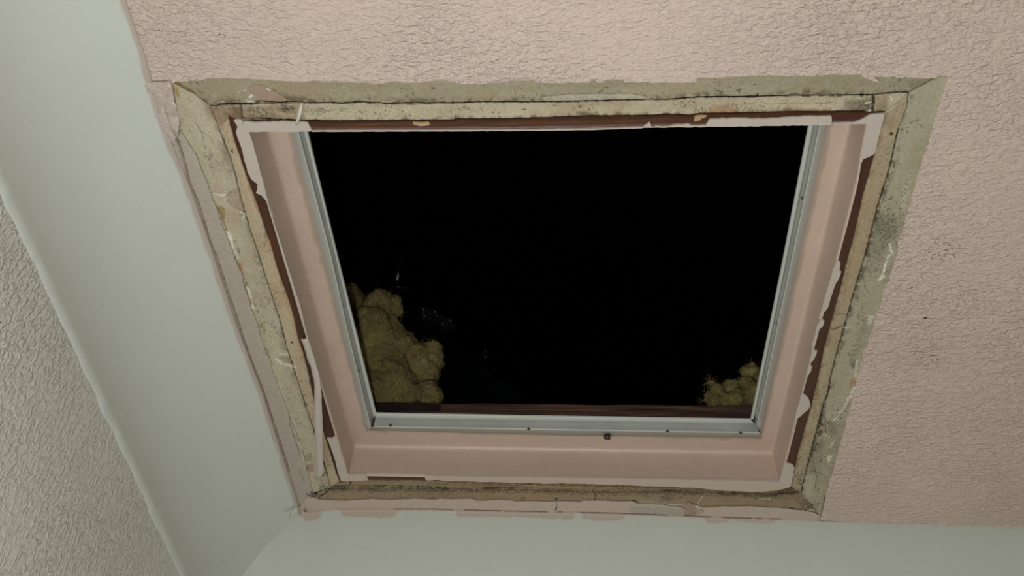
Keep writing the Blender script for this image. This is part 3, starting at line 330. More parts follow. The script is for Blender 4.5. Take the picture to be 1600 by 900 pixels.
        ('specks', (34, 26, 18), 0.85, 0.00141, [(-0.0411,1.0299),(-0.0236,1.0295),(-0.0412,1.0330)], 0.0002, 26),
        ('specks', (92, 66, 42), 0.6, 0.00176, [(-0.0429,1.0319),(-0.0236,1.0315),(-0.0430,1.0376)], 0.0002, 14),
        ('specks', (34, 26, 18), 0.85, 0.00140, [(-0.0113,1.0295),(0.0062,1.0291),(-0.0113,1.0325)], 0.0002, 26),
        ('specks', (92, 66, 42), 0.6, 0.00176, [(-0.0131,1.0313),(0.0062,1.0309),(-0.0131,1.0369)], 0.0002, 14),
        ('specks', (34, 26, 18), 0.85, 0.00140, [(0.0184,1.0290),(0.0359,1.0287),(0.0185,1.0321)], 0.0002, 26),
        ('specks', (92, 66, 42), 0.6, 0.00175, [(0.0167,1.0307),(0.0359,1.0302),(0.0168,1.0363)], 0.0002, 14),
        ('specks', (34, 26, 18), 0.85, 0.00140, [(0.0481,1.0286),(0.0655,1.0282),(0.0482,1.0316)], 0.0002, 26),
        ('specks', (92, 66, 42), 0.6, 0.00175, [(0.0464,1.0300),(0.0655,1.0296),(0.0465,1.0356)], 0.0002, 14),
        ('specks', (34, 26, 18), 0.85, 0.00140, [(0.0776,1.0281),(0.0949,1.0278),(0.0777,1.0312)], 0.0002, 26),
        ('specks', (92, 66, 42), 0.6, 0.00175, [(0.0759,1.0294),(0.0950,1.0290),(0.0761,1.0350)], 0.0002, 14),
        ('specks', (34, 26, 18), 0.85, 0.00139, [(0.1071,1.0277),(0.1243,1.0273),(0.1072,1.0308)], 0.0002, 26),
        ('specks', (92, 66, 42), 0.6, 0.00174, [(0.1054,1.0288),(0.1244,1.0283),(0.1057,1.0343)], 0.0002, 14),
        ('specks', (34, 26, 18), 0.85, 0.00139, [(0.1364,1.0273),(0.1536,1.0269),(0.1366,1.0303)], 0.0002, 26),
        ('specks', (92, 66, 42), 0.6, 0.00174, [(0.1347,1.0281),(0.1537,1.0277),(0.1351,1.0337)], 0.0002, 14),
        ('specks', (34, 26, 18), 0.85, 0.00139, [(0.1657,1.0268),(0.1828,1.0265),(0.1659,1.0299)], 0.0002, 26),
        ('specks', (92, 66, 42), 0.6, 0.00174, [(0.1640,1.0275),(0.1829,1.0271),(0.1644,1.0330)], 0.0002, 14),
        ('specks', (34, 26, 18), 0.85, 0.00139, [(0.1948,1.0264),(0.2119,1.0260),(0.1951,1.0294)], 0.0002, 26),
        ('specks', (92, 66, 42), 0.6, 0.00173, [(0.1931,1.0269),(0.2119,1.0265),(0.1937,1.0324)], 0.0002, 14),
        ('specks', (34, 26, 18), 0.85, 0.00138, [(0.2239,1.0260),(0.2409,1.0256),(0.2242,1.0290)], 0.0002, 26),
        ('specks', (92, 66, 42), 0.6, 0.00173, [(0.2222,1.0263),(0.2409,1.0259),(0.2228,1.0318)], 0.0002, 14),
        ('specks', (34, 26, 18), 0.85, 0.00138, [(0.2528,1.0255),(0.2698,1.0252),(0.2532,1.0286)], 0.0002, 26),
        ('specks', (92, 66, 42), 0.6, 0.00173, [(0.2511,1.0256),(0.2698,1.0252),(0.2518,1.0311)], 0.0002, 14),
        ('specks', (34, 26, 18), 0.85, 0.00138, [(0.2817,1.0251),(0.2986,1.0247),(0.2821,1.0281)], 0.0002, 26),
        ('specks', (92, 66, 42), 0.6, 0.00173, [(0.2800,1.0250),(0.2986,1.0246),(0.2808,1.0305)], 0.0002, 14),
        ('specks', (196, 180, 140), 0.7, 0.00132, [(-0.1135,1.0306),(-0.0165,1.0286),(-0.1136,1.0334)], -0.0003, 60),
        ('line', (176, 156, 112), 0.7, 0.00141, [(-0.0870,1.0315),(-0.0517,1.0321),(-0.0342,1.0345)], -0.0003, 0.3),
        ('line', (92, 66, 42), 0.55, 0.00264, [(-0.1939,1.0170),(-0.1127,1.0181),(-0.0077,1.0187),(0.0962,1.0179),(0.2078,1.0197)], 0, 0.6),
        ('line', (168, 150, 118), 0.6, 0.00175, [(-0.0933,1.0149),(-0.0514,1.0182),(0.0140,1.0210)], -0.0003, 0.4),
        ('line', (34, 26, 18), 0.7, 0.00210, [(-0.1123,1.0112),(-0.1056,1.0152),(-0.1095,1.0222)], 0.0003, 0.5),
        ('patch', (150, 120, 80), 0.5, 0.00353, [(-0.0607,1.0379),(-0.0272,1.0372),(-0.0273,1.0500),(-0.0557,1.0492)], 0, 0.3),
        ('specks', (34, 26, 18), 0.85, 0.00133, [(-0.0645,1.0465),(-0.0610,1.0464),(-0.0647,1.0522)], 0.0002, 16),
        ('specks', (34, 26, 18), 0.85, 0.00133, [(-0.0184,1.0455),(-0.0149,1.0454),(-0.0185,1.0498)], 0.0002, 18),
        ('line', (34, 26, 18), 0.95, 0.00212, [(-0.0171,1.0455),(-0.0170,1.0569),(-0.0178,1.0699)], 0.0007, 0.75),
        ('line', (34, 26, 18), 0.8, 0.00175, [(0.0350,1.0303),(0.0370,1.0400),(0.0353,1.0471)], 0.0005, 0.3),
        ('specks', (34, 26, 18), 0.85, 0.00158, [(0.1331,1.0421),(0.1400,1.0420),(0.1335,1.0492)], 0.0002, 44),
        ('specks', (34, 26, 18), 0.7, 0.00140, [(0.1058,1.0371),(0.1162,1.0369),(0.1061,1.0413)], 0.0002, 16),
        ('specks', (34, 26, 18), 0.8, 0.00131, [(0.1538,1.0403),(0.1590,1.0401),(0.1541,1.0445)], 0.0002, 14),
        ('line', (34, 26, 18), 0.85, 0.00194, [(0.0880,1.0474),(0.0962,1.0533),(0.1084,1.0526),(0.1190,1.0538),(0.1277,1.0529),(0.1376,1.0569),(0.1508,1.0580),(0.1618,1.0642)], 0.0007, 0.15),
        ('line', (190, 184, 165), 0.7, 0.00176, [(0.0977,1.0493),(0.1240,1.0508),(0.1459,1.0517),(0.1605,1.0486)], -0.0004, 0.2),
        ('patch', (138, 116, 98), 0.9, 0.00104, [(0.1596,1.0262),(0.1914,1.0269),(0.1815,1.0410),(0.1745,1.0596),(0.1838,1.0752),(0.1735,1.0784),(0.1611,1.0787),(0.1592,1.0657),(0.1507,1.0573),(0.1590,1.0514),(0.1618,1.0429)], 0.0004, 0.3),
        ('line', (190, 180, 158), 0.8, 0.00132, [(0.1745,1.0596),(0.1779,1.0482),(0.1822,1.0382)], -0.0004, 0.1),
        ('specks', (34, 26, 18), 0.7, 0.00133, [(0.1820,1.0652),(0.1872,1.0650),(0.1824,1.0695)], 0.0002, 20),
        ('line', (188, 172, 150), 0.8, 0.00177, [(0.1742,1.0668),(0.1821,1.0767)], -0.0004, 0.2),
        ('patch', (150, 150, 138), 0.8, 0.00355, [(0.0850,1.0603),(0.1245,1.0579),(0.1584,1.0657),(0.1585,1.0787),(0.0857,1.0761)], 0, 0.3),
        ('patch', (78, 54, 32), 0.8, 0.00172, [(0.2805,1.0168),(0.2990,1.0164),(0.3104,1.0244),(0.3113,1.0298),(0.2831,1.0291)], 0.0002, 0.3),
        ('line', (34, 26, 18), 0.9, 0.00138, [(0.2816,1.0181),(0.2831,1.0291),(0.2986,1.0301),(0.3106,1.0257)], 0.0006, 0.2),
        ('patch', (118, 96, 74), 0.6, 0.00173, [(0.2760,1.0334),(0.3115,1.0312),(0.3145,1.0395),(0.2834,1.0430)], 0, 0.3),
        ('specks', (34, 26, 18), 0.8, 0.00156, [(0.2090,1.0307),(0.2209,1.0304),(0.2094,1.0348)], 0.0002, 30),
        ('specks', (34, 26, 18), 0.8, 0.00139, [(0.2245,1.0317),(0.2296,1.0316),(0.2250,1.0359)], 0.0002, 16),
        ('patch', (84, 78, 64), 0.55, 0.00346, [(0.2256,1.0262),(0.2725,1.0266),(0.2741,1.0376),(0.2356,1.0384)], 0, 0.3),
        ('specks', (34, 26, 18), 0.8, 0.00139, [(0.2546,1.0394),(0.2631,1.0392),(0.2549,1.0422)], 0.0002, 16),
        ('line', (212, 208, 192), 0.6, 0.00122, [(0.2580,1.0393),(0.2735,1.0397)], -0.0003, 0.3),
        ('line', (34, 26, 18), 0.8, 0.00123, [(0.3038,1.0594),(0.3130,1.0628),(0.3188,1.0612)], 0.0004, 0.3),
        ('line', (44, 34, 22), 0.75, 0.00357, [(-0.3320,1.0324),(-0.2917,1.0288),(-0.2200,1.0287),(-0.1310,1.0282),(-0.0428,1.0284),(0.0359,1.0316),(0.1278,1.0283),(0.2088,1.0293),(0.2810,1.0319)], 0.0003, 0.45),
        ('line', (62, 58, 42), 0.5, 0.00536, [(-0.3327,1.0367),(-0.2923,1.0330),(-0.2205,1.0329),(-0.1313,1.0324),(-0.0429,1.0326),(0.0360,1.0358),(0.1281,1.0324),(0.2093,1.0335),(0.2815,1.0360)], 0.0001, 0.75),
        ('line', (60, 44, 28), 0.6, 0.00263, [(-0.1652,1.0129),(-0.0775,1.0153),(0.0166,1.0154),(0.1539,1.0194),(0.2596,1.0255)], 0.0002, 0.4),
        ('line', (40, 30, 20), 0.85, 0.00151, [(-0.3430,0.4328),(-0.3056,0.4319),(-0.2808,0.4319),(-0.2377,0.4325),(-0.2029,0.4319),(-0.1781,0.4343),(-0.1349,0.4342),(-0.0856,0.4334),(-0.0337,0.4342),(-0.0018,0.4340),(0.0465,0.4333),(0.0921,0.4335),(0.1221,0.4311),(0.1545,0.4314),(0.2111,0.4308),(0.2544,0.4312),(0.2856,0.4310)], 0.0006, 0.5),
        ('line', (40, 30, 20), 0.85, 0.00148, [(0.3167,0.4679),(0.3181,0.5106),(0.3158,0.5623),(0.3160,0.6213),(0.3145,0.6549),(0.3138,0.7042),(0.3119,0.7660),(0.3140,0.8325),(0.3120,0.9070),(0.3115,0.9684),(0.3121,1.0243)], 0.0006, 0.5),
        ('line', (40, 30, 20), 0.8, 0.00128, [(-0.3497,0.4577),(-0.3456,0.4951),(-0.3464,0.5425),(-0.3458,0.5826),(-0.3443,0.6115),(-0.3422,0.6667),(-0.3395,0.7117),(-0.3399,0.7645),(-0.3374,0.8218),(-0.3345,0.8865),(-0.3320,0.9495),(-0.3306,1.0031)], 0.0005, 0.5),
        ('line', (92, 66, 42), 0.65, 0.00113, [(-0.3969,0.4321),(-0.3961,0.4572),(-0.3940,0.4734),(-0.3943,0.5039),(-0.3957,0.5212),(-0.3931,0.5487),(-0.3934,0.5998),(-0.3912,0.6230),(-0.3909,0.6686),(-0.3894,0.7058),(-0.3894,0.7426),(-0.3882,0.7755),(-0.3842,0.8313),(-0.3828,0.9208),(-0.3817,0.9945)], 0.0004, 0.35),
        ('patch', (112, 90, 64), 0.55, 0.00251, [(-0.3203,0.4345),(-0.3061,0.4340),(-0.2613,0.4332),(-0.2618,0.4494),(-0.2966,0.4497),(-0.3234,0.4479)], 0, 0.3),
        ('specks', (34, 26, 18), 0.85, 0.00138, [(-0.3072,0.4389),(-0.2931,0.4391),(-0.3081,0.4431)], 0.0002, 40),
        ('specks', (34, 26, 18), 0.85, 0.00126, [(-0.2769,0.4379),(-0.2680,0.4380),(-0.2777,0.4421)], 0.0002, 60),
        ('line', (34, 26, 18), 0.9, 0.00222, [(-0.3092,0.4481),(-0.2838,0.4499),(-0.2646,0.4508),(-0.2455,0.4518)], 0.0006, 0.55),
        ('specks', (34, 26, 18), 0.75, 0.00094, [(-0.2309,0.4406),(-0.2055,0.4409),(-0.2316,0.4448)], 0.0002, 60),
        ('specks', (34, 26, 18), 0.6, 0.00087, [(-0.1855,0.4335),(-0.1417,0.4341),(-0.1858,0.4353)], 0.0002, 60),
        ('specks', (62, 58, 42), 0.6, 0.00094, [(-0.2990,0.4306),(-0.2774,0.4309),(-0.2994,0.4327)], 0.0002, 50),
        ('line', (34, 26, 18), 0.85, 0.00188, [(-0.1106,0.4513),(-0.0931,0.4526),(-0.0310,0.4523)], 0.0005, 0.4),
        ('line', (34, 26, 18), 0.8, 0.00187, [(0.0007,0.4510),(0.0452,0.4505),(0.0901,0.4504)], 0.0005, 0.4),
        ('specks', (34, 26, 18), 0.8, 0.00103, [(0.3170,0.5317),(0.3193,0.5325),(0.3167,0.5436)], 0.0002, 24),
        ('specks', (34, 26, 18), 0.8, 0.00106, [(0.3185,0.5752),(0.3208,0.5760),(0.3182,0.5878)], 0.0002, 24),
        ('specks', (34, 26, 18), 0.8, 0.00111, [(0.3185,0.6477),(0.3210,0.6486),(0.3182,0.6616)], 0.0002, 24),
        ('specks', (34, 26, 18), 0.8, 0.00114, [(0.3188,0.6843),(0.3213,0.6852),(0.3185,0.6988)], 0.0002, 24),
        ('specks', (34, 26, 18), 0.8, 0.00119, [(0.3170,0.7577),(0.3196,0.7587),(0.3167,0.7736)], 0.0002, 24),
        ('specks', (34, 26, 18), 0.8, 0.00123, [(0.3187,0.8159),(0.3214,0.8169),(0.3183,0.8329)], 0.0002, 24),
        ('specks', (34, 26, 18), 0.8, 0.00127, [(0.3156,0.8724),(0.3184,0.8735),(0.3152,0.8906)], 0.0002, 24),
        ('specks', (34, 26, 18), 0.8, 0.00132, [(0.3149,0.9390),(0.3178,0.9402),(0.3145,0.9585)], 0.0002, 24),
        ('specks', (34, 26, 18), 0.85, 0.00162, [(0.3041,1.0001),(0.3101,1.0023),(0.3040,1.0184)], 0.0002, 50),
        ('specks', (34, 26, 18), 0.85, 0.00166, [(0.3250,1.0519),(0.3370,1.0516),(0.3268,1.0632)], 0.0002, 50),
        ('specks', (34, 26, 18), 0.8, 0.00135, [(0.3142,0.8783),(0.3175,0.8794),(0.3143,0.9250)], 0.0002, 50),
        ('specks', (34, 26, 18), 0.8, 0.00155, [(0.2838,1.0277),(0.3058,1.0272),(0.2845,1.0332)], 0.0002, 40),
        ('patch', (96, 92, 68), 0.4, 0.00652, [(0.3102,0.9204),(0.3262,0.9202),(0.3284,0.9903),(0.3151,0.9906)], 0, 0.3),
        ('line', (50, 38, 28), 0.95, 0.00208, [(-0.2487,1.0733),(-0.1866,1.0727)], 0.0008, 0.1),
        ('line', (50, 38, 28), 0.95, 0.00208, [(-0.1839,1.0728),(-0.1630,1.0733)], 0.0008, 0.1),
        ('line', (50, 38, 28), 0.95, 0.00208, [(-0.1485,1.0734),(-0.0961,1.0744)], 0.0008, 0.1),
        ('line', (50, 38, 28), 0.95, 0.00207, [(-0.0907,1.0745),(-0.0304,1.0746)], 0.0008, 0.1),
        ('line', (50, 38, 28), 0.95, 0.00206, [(-0.0160,1.0751),(-0.0098,1.0752)], 0.0008, 0.1),
        ('line', (50, 38, 28), 0.95, 0.00206, [(0.0171,1.0752),(0.0242,1.0753)], 0.0008, 0.1),
        ('line', (50, 38, 28), 0.95, 0.00206, [(0.0278,1.0754),(0.0465,1.0756)], 0.0008, 0.1),
        ('line', (50, 38, 28), 0.95, 0.00206, [(0.0492,1.0756),(0.0688,1.0758)], 0.0008, 0.1),
        ('line', (50, 38, 28), 0.95, 0.00206, [(0.0706,1.0759),(0.1364,1.0790)], 0.0008, 0.1),
        ('line', (50, 38, 28), 0.95, 0.00205, [(0.1612,1.0796),(0.1975,1.0807)], 0.0008, 0.1),
        ('line', (50, 38, 28), 0.95, 0.00205, [(0.2134,1.0818),(0.2531,1.0830)], 0.0008, 0.1),
        ('line', (50, 38, 28), 0.95, 0.00205, [(0.2584,1.0830),(0.2952,1.0834)], 0.0008, 0.1),
        ('line', (188, 184, 170), 0.9, 0.00274, [(-0.3578,1.0765),(-0.3332,1.0729)], -0.0004, 0.2),
        ('line', (188, 184, 170), 0.9, 0.00272, [(-0.2559,1.0726),(-0.2486,1.0729)], -0.0004, 0.2),
        ('line', (188, 184, 170), 0.9, 0.00271, [(-0.1621,1.0733),(-0.1494,1.0730)], -0.0004, 0.2),
        ('line', (188, 184, 170), 0.9, 0.00269, [(-0.0295,1.0745),(-0.0169,1.0750)], -0.0004, 0.2),
        ('line', (188, 184, 170), 0.9, 0.00267, [(0.1992,1.0807),(0.2126,1.0818)], -0.0004, 0.2),
        ('line', (188, 184, 170), 0.9, 0.00266, [(0.2687,1.0819),(0.2759,1.0831)], -0.0004, 0.2),
        ('line', (188, 184, 170), 0.9, 0.00266, [(0.2968,1.0826),(0.3416,1.0844)], -0.0004, 0.2),
        ('specks', (120, 70, 60), 0.7, 0.00146, [(-0.3761,1.0754),(-0.3715,1.0753),(-0.3775,1.0829)], 0.0002, 24),
        ('line', (34, 26, 18), 0.85, 0.00366, [(-0.3779,1.0799),(-0.3759,1.0843)], 0.0005, 0.3),
        ('specks', (226, 224, 214), 0.95, 0.00276, [(-0.3805,1.0889),(-0.3758,1.0888),(-0.3813,1.0935)], -0.0008, 8),
    ],
}

# ------------------------------------------------------------------ small helpers


def lin(c):
    c = np.asarray(c, float) / 255.0
    return np.where(c <= 0.04045, c / 12.92, ((c + 0.055) / 1.055) ** 2.4)


E0 = 0.78                      # photo colour -> base colour


def alb(*c):
    return np.clip(lin(c) / E0, 0, 0.92)


def tag(o, label=None, cat=None, group=None, kind=None):
    if label:
        o['label'] = label
    if cat:
        o['category'] = cat
    if group:
        o['group'] = group
    if kind:
        o['kind'] = kind
    return o


def empty(name, loc):
    o = bpy.data.objects.new(name, None)
    o.empty_display_size = 0.05
    o.location = loc
    C.objects.link(o)
    return o


def link(name, me, mat, parent=None, smooth=False):
    """link a mesh whose points are in world metres; a child keeps them"""
    o = bpy.data.objects.new(name, me)
    if mat is not None:
        for q in (mat if isinstance(mat, (list, tuple)) else [mat]):
            me.materials.append(q)
    C.objects.link(o)
    if parent is not None:
        o.parent = parent
        off = Vector((0, 0, 0))
        p = parent
        while p is not None:
            off += p.location
            p = p.parent
        me.transform(Matrix.Translation(-off))
    if smooth:
        me.polygons.foreach_set('use_smooth', [True] * len(me.polygons))
    me.update()
    return o


def bm_mesh(name, bm):
    me = bpy.data.meshes.new(name)
    bmesh.ops.recalc_face_normals(bm, faces=bm.faces)
    bm.to_mesh(me)
    bm.free()
    return me


def box(bm, lo, hi):
    v = [bm.verts.new((x, y, z)) for x in (lo[0], hi[0]) for y in (lo[1], hi[1]) for z in (lo[2], hi[2])]
    for f in ((0, 1, 3, 2), (4, 6, 7, 5), (0, 4, 5, 1), (2, 3, 7, 6), (0, 2, 6, 4), (1, 5, 7, 3)):
        bm.faces.new([v[i] for i in f])


def tube(pts, rad, sides=8, cap=True):
    bm = bmesh.new()
    rings = []
    pts = [Vector(p) for p in pts]
    rads = rad if isinstance(rad, (list, tuple)) else [rad] * len(pts)
    for i, p in enumerate(pts):
        t = (pts[min(i + 1, len(pts) - 1)] - pts[max(i - 1, 0)]).normalized()
        a = t.cross(Vector((0.31, 0.17, 0.93))).normalized()
        b = t.cross(a)
        rings.append([bm.verts.new(p + (a * math.cos(k * 2 * math.pi / sides) + b * math.sin(k * 2 * math.pi / sides)) * rads[i]) for k in range(sides)])
    for r0, r1 in zip(rings, rings[1:]):
        for k in range(sides):
            bm.faces.new((r0[k], r0[(k + 1) % sides], r1[(k + 1) % sides], r1[k]))
    if cap:
        bm.faces.new(rings[0])
        bm.faces.new(rings[-1])
    return bm


# value noise for wear and relief
_rng = np.random.default_rng(5)
_lat = _rng.random((256, 256))


def vnoise(x, y):
    xi = np.floor(x).astype(int)
    yi = np.floor(y).astype(int)
    fx = x - xi
    fy = y - yi
    fx = fx * fx * (3 - 2 * fx)
    fy = fy * fy * (3 - 2 * fy)
    g = lambda i, j: _lat[(xi + i) & 255, (yi + j) & 255]
    return (g(0, 0) * (1 - fx) + g(1, 0) * fx) * (1 - fy) + (g(0, 1) * (1 - fx) + g(1, 1) * fx) * fy


def fbm(x, y, oct=4):
    s = np.zeros_like(x)
    a = 0.5
    for k in range(oct):
        s += a * vnoise(x * 2 ** k + 17.3 * k, y * 2 ** k + 5.1 * k)
        a *= 0.5
    return s / (1 - 0.5 ** oct)


def sstep(a, b, x):
    t = np.clip((x - a) / (b - a), 0, 1)
    return t * t * (3 - 2 * t)


def seg_dist(X, Y, pts):
    d = np.full(X.shape, 1e9)
    for (ax, ay), (bx, by) in zip(pts, pts[1:]):
        dx, dy = bx - ax, by - ay
        L = dx * dx + dy * dy + 1e-12
        t = np.clip(((X - ax) * dx + (Y - ay) * dy) / L, 0, 1)
        d = np.minimum(d, np.hypot(X - ax - t * dx, Y - ay - t * dy))
    return d


def in_poly(X, Y, pts):
    ins = np.zeros(X.shape, bool)
    n = len(pts)
    for i in range(n):
        x0, y0 = pts[i]
        x1, y1 = pts[(i + 1) % n]
        c = (y0 > Y) != (y1 > Y)
        ins ^= c & (X < (x1 - x0) * (Y - y0) / (y1 - y0 + 1e-15) + x0)
    return ins


def wear(X, Y, col, up):
    """lay every recorded stain, crack, chip, mould patch and painted highlight over the base colours; up is the relief (+ = hollow)"""
    for si, (kind, c, a, wd, pts, rel, wob) in enumerate(G['strokes']):
        P = np.array(pts)
        cc = alb(*c)
        if kind == 'specks':
            ax, ay = P[1] - P[0], P[2] - P[0]
            rg = np.random.default_rng(100 + si)
            n = int(wob)
            u = rg.normal(0, 0.48, (n, 2))
            ctr = P[0] + u[:, :1] * ax + u[:, 1:] * ay
            rad = wd * 0.5 * rg.uniform(0.5, 1.5, n)
            lo, hi = ctr.min(0) - wd * 2, ctr.max(0) + wd * 2
            idx = np.nonzero((X > lo[0]) & (X < hi[0]) & (Y > lo[1]) & (Y < hi[1]))[0]
            if not len(idx):
                continue
            xs, ys = X[idx], Y[idx]
            al = np.zeros(len(idx))
            for k in range(n):
                d = np.hypot(xs - ctr[k, 0], ys - ctr[k, 1])
                al = np.maximum(al, (1 - sstep(rad[k] * 0.6, rad[k] * 1.5, d)) * rg.uniform(0.5, 1))
            al *= a
        else:
            pad = wd * 2.5 + 0.001
            lo, hi = P.min(0) - pad, P.max(0) + pad
            idx = np.nonzero((X > lo[0]) & (X < hi[0]) & (Y > lo[1]) & (Y < hi[1]))[0]
            if not len(idx):
                continue
            xs, ys = X[idx], Y[idx]
            nz = fbm(xs * 900 + si, ys * 900, 3)
            if kind == 'line':
                d = seg_dist(xs, ys, pts)
                n2 = fbm(xs * 300 + 1.9 * si, ys * 300 + 7.7, 3)
                r = wd * 0.5 * (0.85 + 0.6 * (nz - 0.5) * 2 * min(1, wob + 0.3) + 2.6 * (n2 - 0.5) * min(1, wob + 0.25))
                r = np.maximum(r, 0.0)
                al = (1 - sstep(r * 0.75, r * 1.35 + 0.0002, d)) * sstep(0.0, 0.0002, r)
                al *= 1 - wob * sstep(0.45, 0.62, fbm(xs * 260 + 3.7 * si, ys * 260, 3))
            else:
                d = seg_dist(xs, ys, list(pts) + [pts[0]])
                d = np.where(in_poly(xs, ys, pts), -d, d)
                d = d + (nz - 0.5) * wd * 1.6
                al = 1 - sstep(-wd * 0.7, wd * 0.7, d)
                al *= 0.8 + 0.4 * (fbm(xs * 330, ys * 330, 3) - 0.5)
            al = np.clip(al * a, 0, 1)
        col[idx] = col[idx] * (1 - al[:, None]) + cc * al[:, None]
        up[idx] += rel * al
    return col, up


def resample(pts, n, axis):
    """n points along a polyline, evenly spaced by the coordinate on that axis (0 = x, 1 = y)"""
    P = np.array([(p[0], p[1], p[2] if len(p) > 2 else 0.0) for p in pts])
    d = np.r_[0, np.cumsum(np.abs(np.diff(P[:, axis])) + 0.15 * np.abs(np.diff(P[:, 1 - axis])) + 1e-7)]
    t = np.linspace(0, d[-1], n)
    return np.stack([np.interp(t, d, P[:, k]) for k in range(3)], 1)


def loft(name, lines, subs, n, axis, mat, parent=None, colour=None, smooth=True, dz=0.0, closed_back=0.0):
    """skin of n stations between the polylines given, subs[i] strips between line i and i+1; colour(X, Y, v) -> rgb, relief"""
    rows = [resample(l, n, axis) for l in lines]
    out, vs = [], []
    for i in range(len(rows) - 1):
        for k in range(subs[i]):
            t = k / subs[i]
            out.append(rows[i] * (1 - t) + rows[i + 1] * t)
            vs.append(i + t)
    out.append(rows[-1])
    vs.append(float(len(rows) - 1))
    A = np.array(out)                                   # strips x n x 3
    V = np.repeat(np.array(vs)[:, None], n, 1)
    m_ = A.shape[0]
    X, Y, Z = A[..., 0].ravel(), A[..., 1].ravel(), A[..., 2].ravel() + dz
    col = None
    if colour:
        col, up = colour(X, Y, V.ravel())
        Z = Z + up
    co = np.stack([X, Y, Z + CZ], 1)
    i0 = (np.arange(m_ - 1)[:, None] * n + np.arange(n - 1)[None, :]).ravel()
    quads = np.stack([i0, i0 + 1, i0 + n + 1, i0 + n], 1)
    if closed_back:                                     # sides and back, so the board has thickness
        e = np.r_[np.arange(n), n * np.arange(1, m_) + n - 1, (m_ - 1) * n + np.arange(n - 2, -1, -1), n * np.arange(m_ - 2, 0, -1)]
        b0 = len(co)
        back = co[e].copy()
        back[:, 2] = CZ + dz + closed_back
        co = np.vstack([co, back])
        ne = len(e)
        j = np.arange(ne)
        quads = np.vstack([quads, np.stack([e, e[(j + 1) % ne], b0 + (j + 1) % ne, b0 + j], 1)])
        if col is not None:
            col = np.vstack([col, col[e] * 0.55])  # sides and back darkened in colour, as cavity shade
    me = bpy.data.meshes.new(name)
    me.vertices.add(len(co))
    me.vertices.foreach_set('co', co.ravel())
    me.loops.add(len(quads) * 4)
    me.loops.foreach_set('vertex_index', quads.ravel().astype(np.int32))
    me.polygons.add(len(quads))
    me.polygons.foreach_set('loop_start', (np.arange(len(quads)) * 4).astype(np.int32))
    me.update(calc_edges=True)
    if col is not None:
        ca = me.color_attributes.new('wear', 'FLOAT_COLOR', 'POINT')
        ca.data.foreach_set('color', np.hstack([np.clip(col, 0, 1), np.ones((len(co), 1))]).ravel())
    # faces must look down into the room
    me.validate()
    o = link(name, me, mat, parent, smooth)
    return o


# ------------------------------------------------------------------ materials
MATS = {}


def mat_base(name):
    mt = bpy.data.materials.new(name)
    mt.use_nodes = True
    nt = mt.node_tree
    b = nt.nodes['Principled BSDF']
    MATS[name] = mt
    return mt, nt, b


def N(nt, typ, **kw):
    n = nt.nodes.new(typ)
    for k, v in kw.items():
        setattr(n, k, v)
    return n


def coords(nt, scale=(1, 1, 1), rot=(0, 0, 0), loc=(0, 0, 0)):
    g = N(nt, 'ShaderNodeNewGeometry')
    mp = N(nt, 'ShaderNodeMapping')
    mp.inputs['Scale'].default_value = scale
    mp.inputs['Rotation'].default_value = rot
    mp.inputs['Location'].default_value = loc
    nt.links.new(g.outputs['Position'], mp.inputs[0])
    return mp.outputs[0]


def noise_n(nt, vec, scale, detail=3.0, rough=0.5, dist=0.0):
    n = N(nt, 'ShaderNodeTexNoise')
    n.inputs['Scale'].default_value = scale
    n.inputs['Detail'].default_value = detail
    n.inputs['Roughness'].default_value = rough
    n.inputs['Distortion'].default_value = dist
    nt.links.new(vec, n.inputs['Vector'])
    return n.outputs['Fac']


def ramp(nt, fac, stops):
    r = N(nt, 'ShaderNodeValToRGB')
    el = r.color_ramp.elements
    while len(el) < len(stops):
        el.new(0.5)
    for e, (p, c) in zip(el, stops):
        e.position = p
        e.color = (*c, 1) if len(c) == 3 else c
    nt.links.new(fac, r.inputs[0])
    return r.outputs[0]


def maprange(nt, v, a, b, c=0.0, d=1.0, smooth=True):
    n = N(nt, 'ShaderNodeMapRange')
    n.interpolation_type = 'SMOOTHSTEP' if smooth else 'LINEAR'
    for k, x in zip((1, 2, 3, 4), (a, b, c, d)):
        n.inputs[k].default_value = x
    nt.links.new(v, n.inputs[0])
    return n.outputs[0]


def mth(nt, op, a, b=None):
    n = N(nt, 'ShaderNodeMath', operation=op)
    for i, x in enumerate((a, b)):
        if x is None:
            continue
        if isinstance(x, (int, float)):
            n.inputs[i].default_value = x
        else:
            nt.links.new(x, n.inputs[i])
    return n.outputs[0]


def mix(nt, fac, a, b):
    n = N(nt, 'ShaderNodeMix', data_type='RGBA')
    for i, x in ((0, fac), (6, a), (7, b)):
        if isinstance(x, (int, float)):
            n.inputs[i].default_value = x
        elif isinstance(x, (tuple, list, np.ndarray)):
            n.inputs[i].default_value = (*[float(q) for q in x], 1)
        else:
            nt.links.new(x, n.inputs[i])
    return n.outputs[2]


def bump(nt, b, h, strength, dist):
    n = N(nt, 'ShaderNodeBump')
    n.inputs['Strength'].default_value = strength
    n.inputs['Distance'].default_value = dist
    nt.links.new(h, n.inputs['Height'])
    nt.links.new(n.outputs[0], b.inputs['Normal'])
    return n


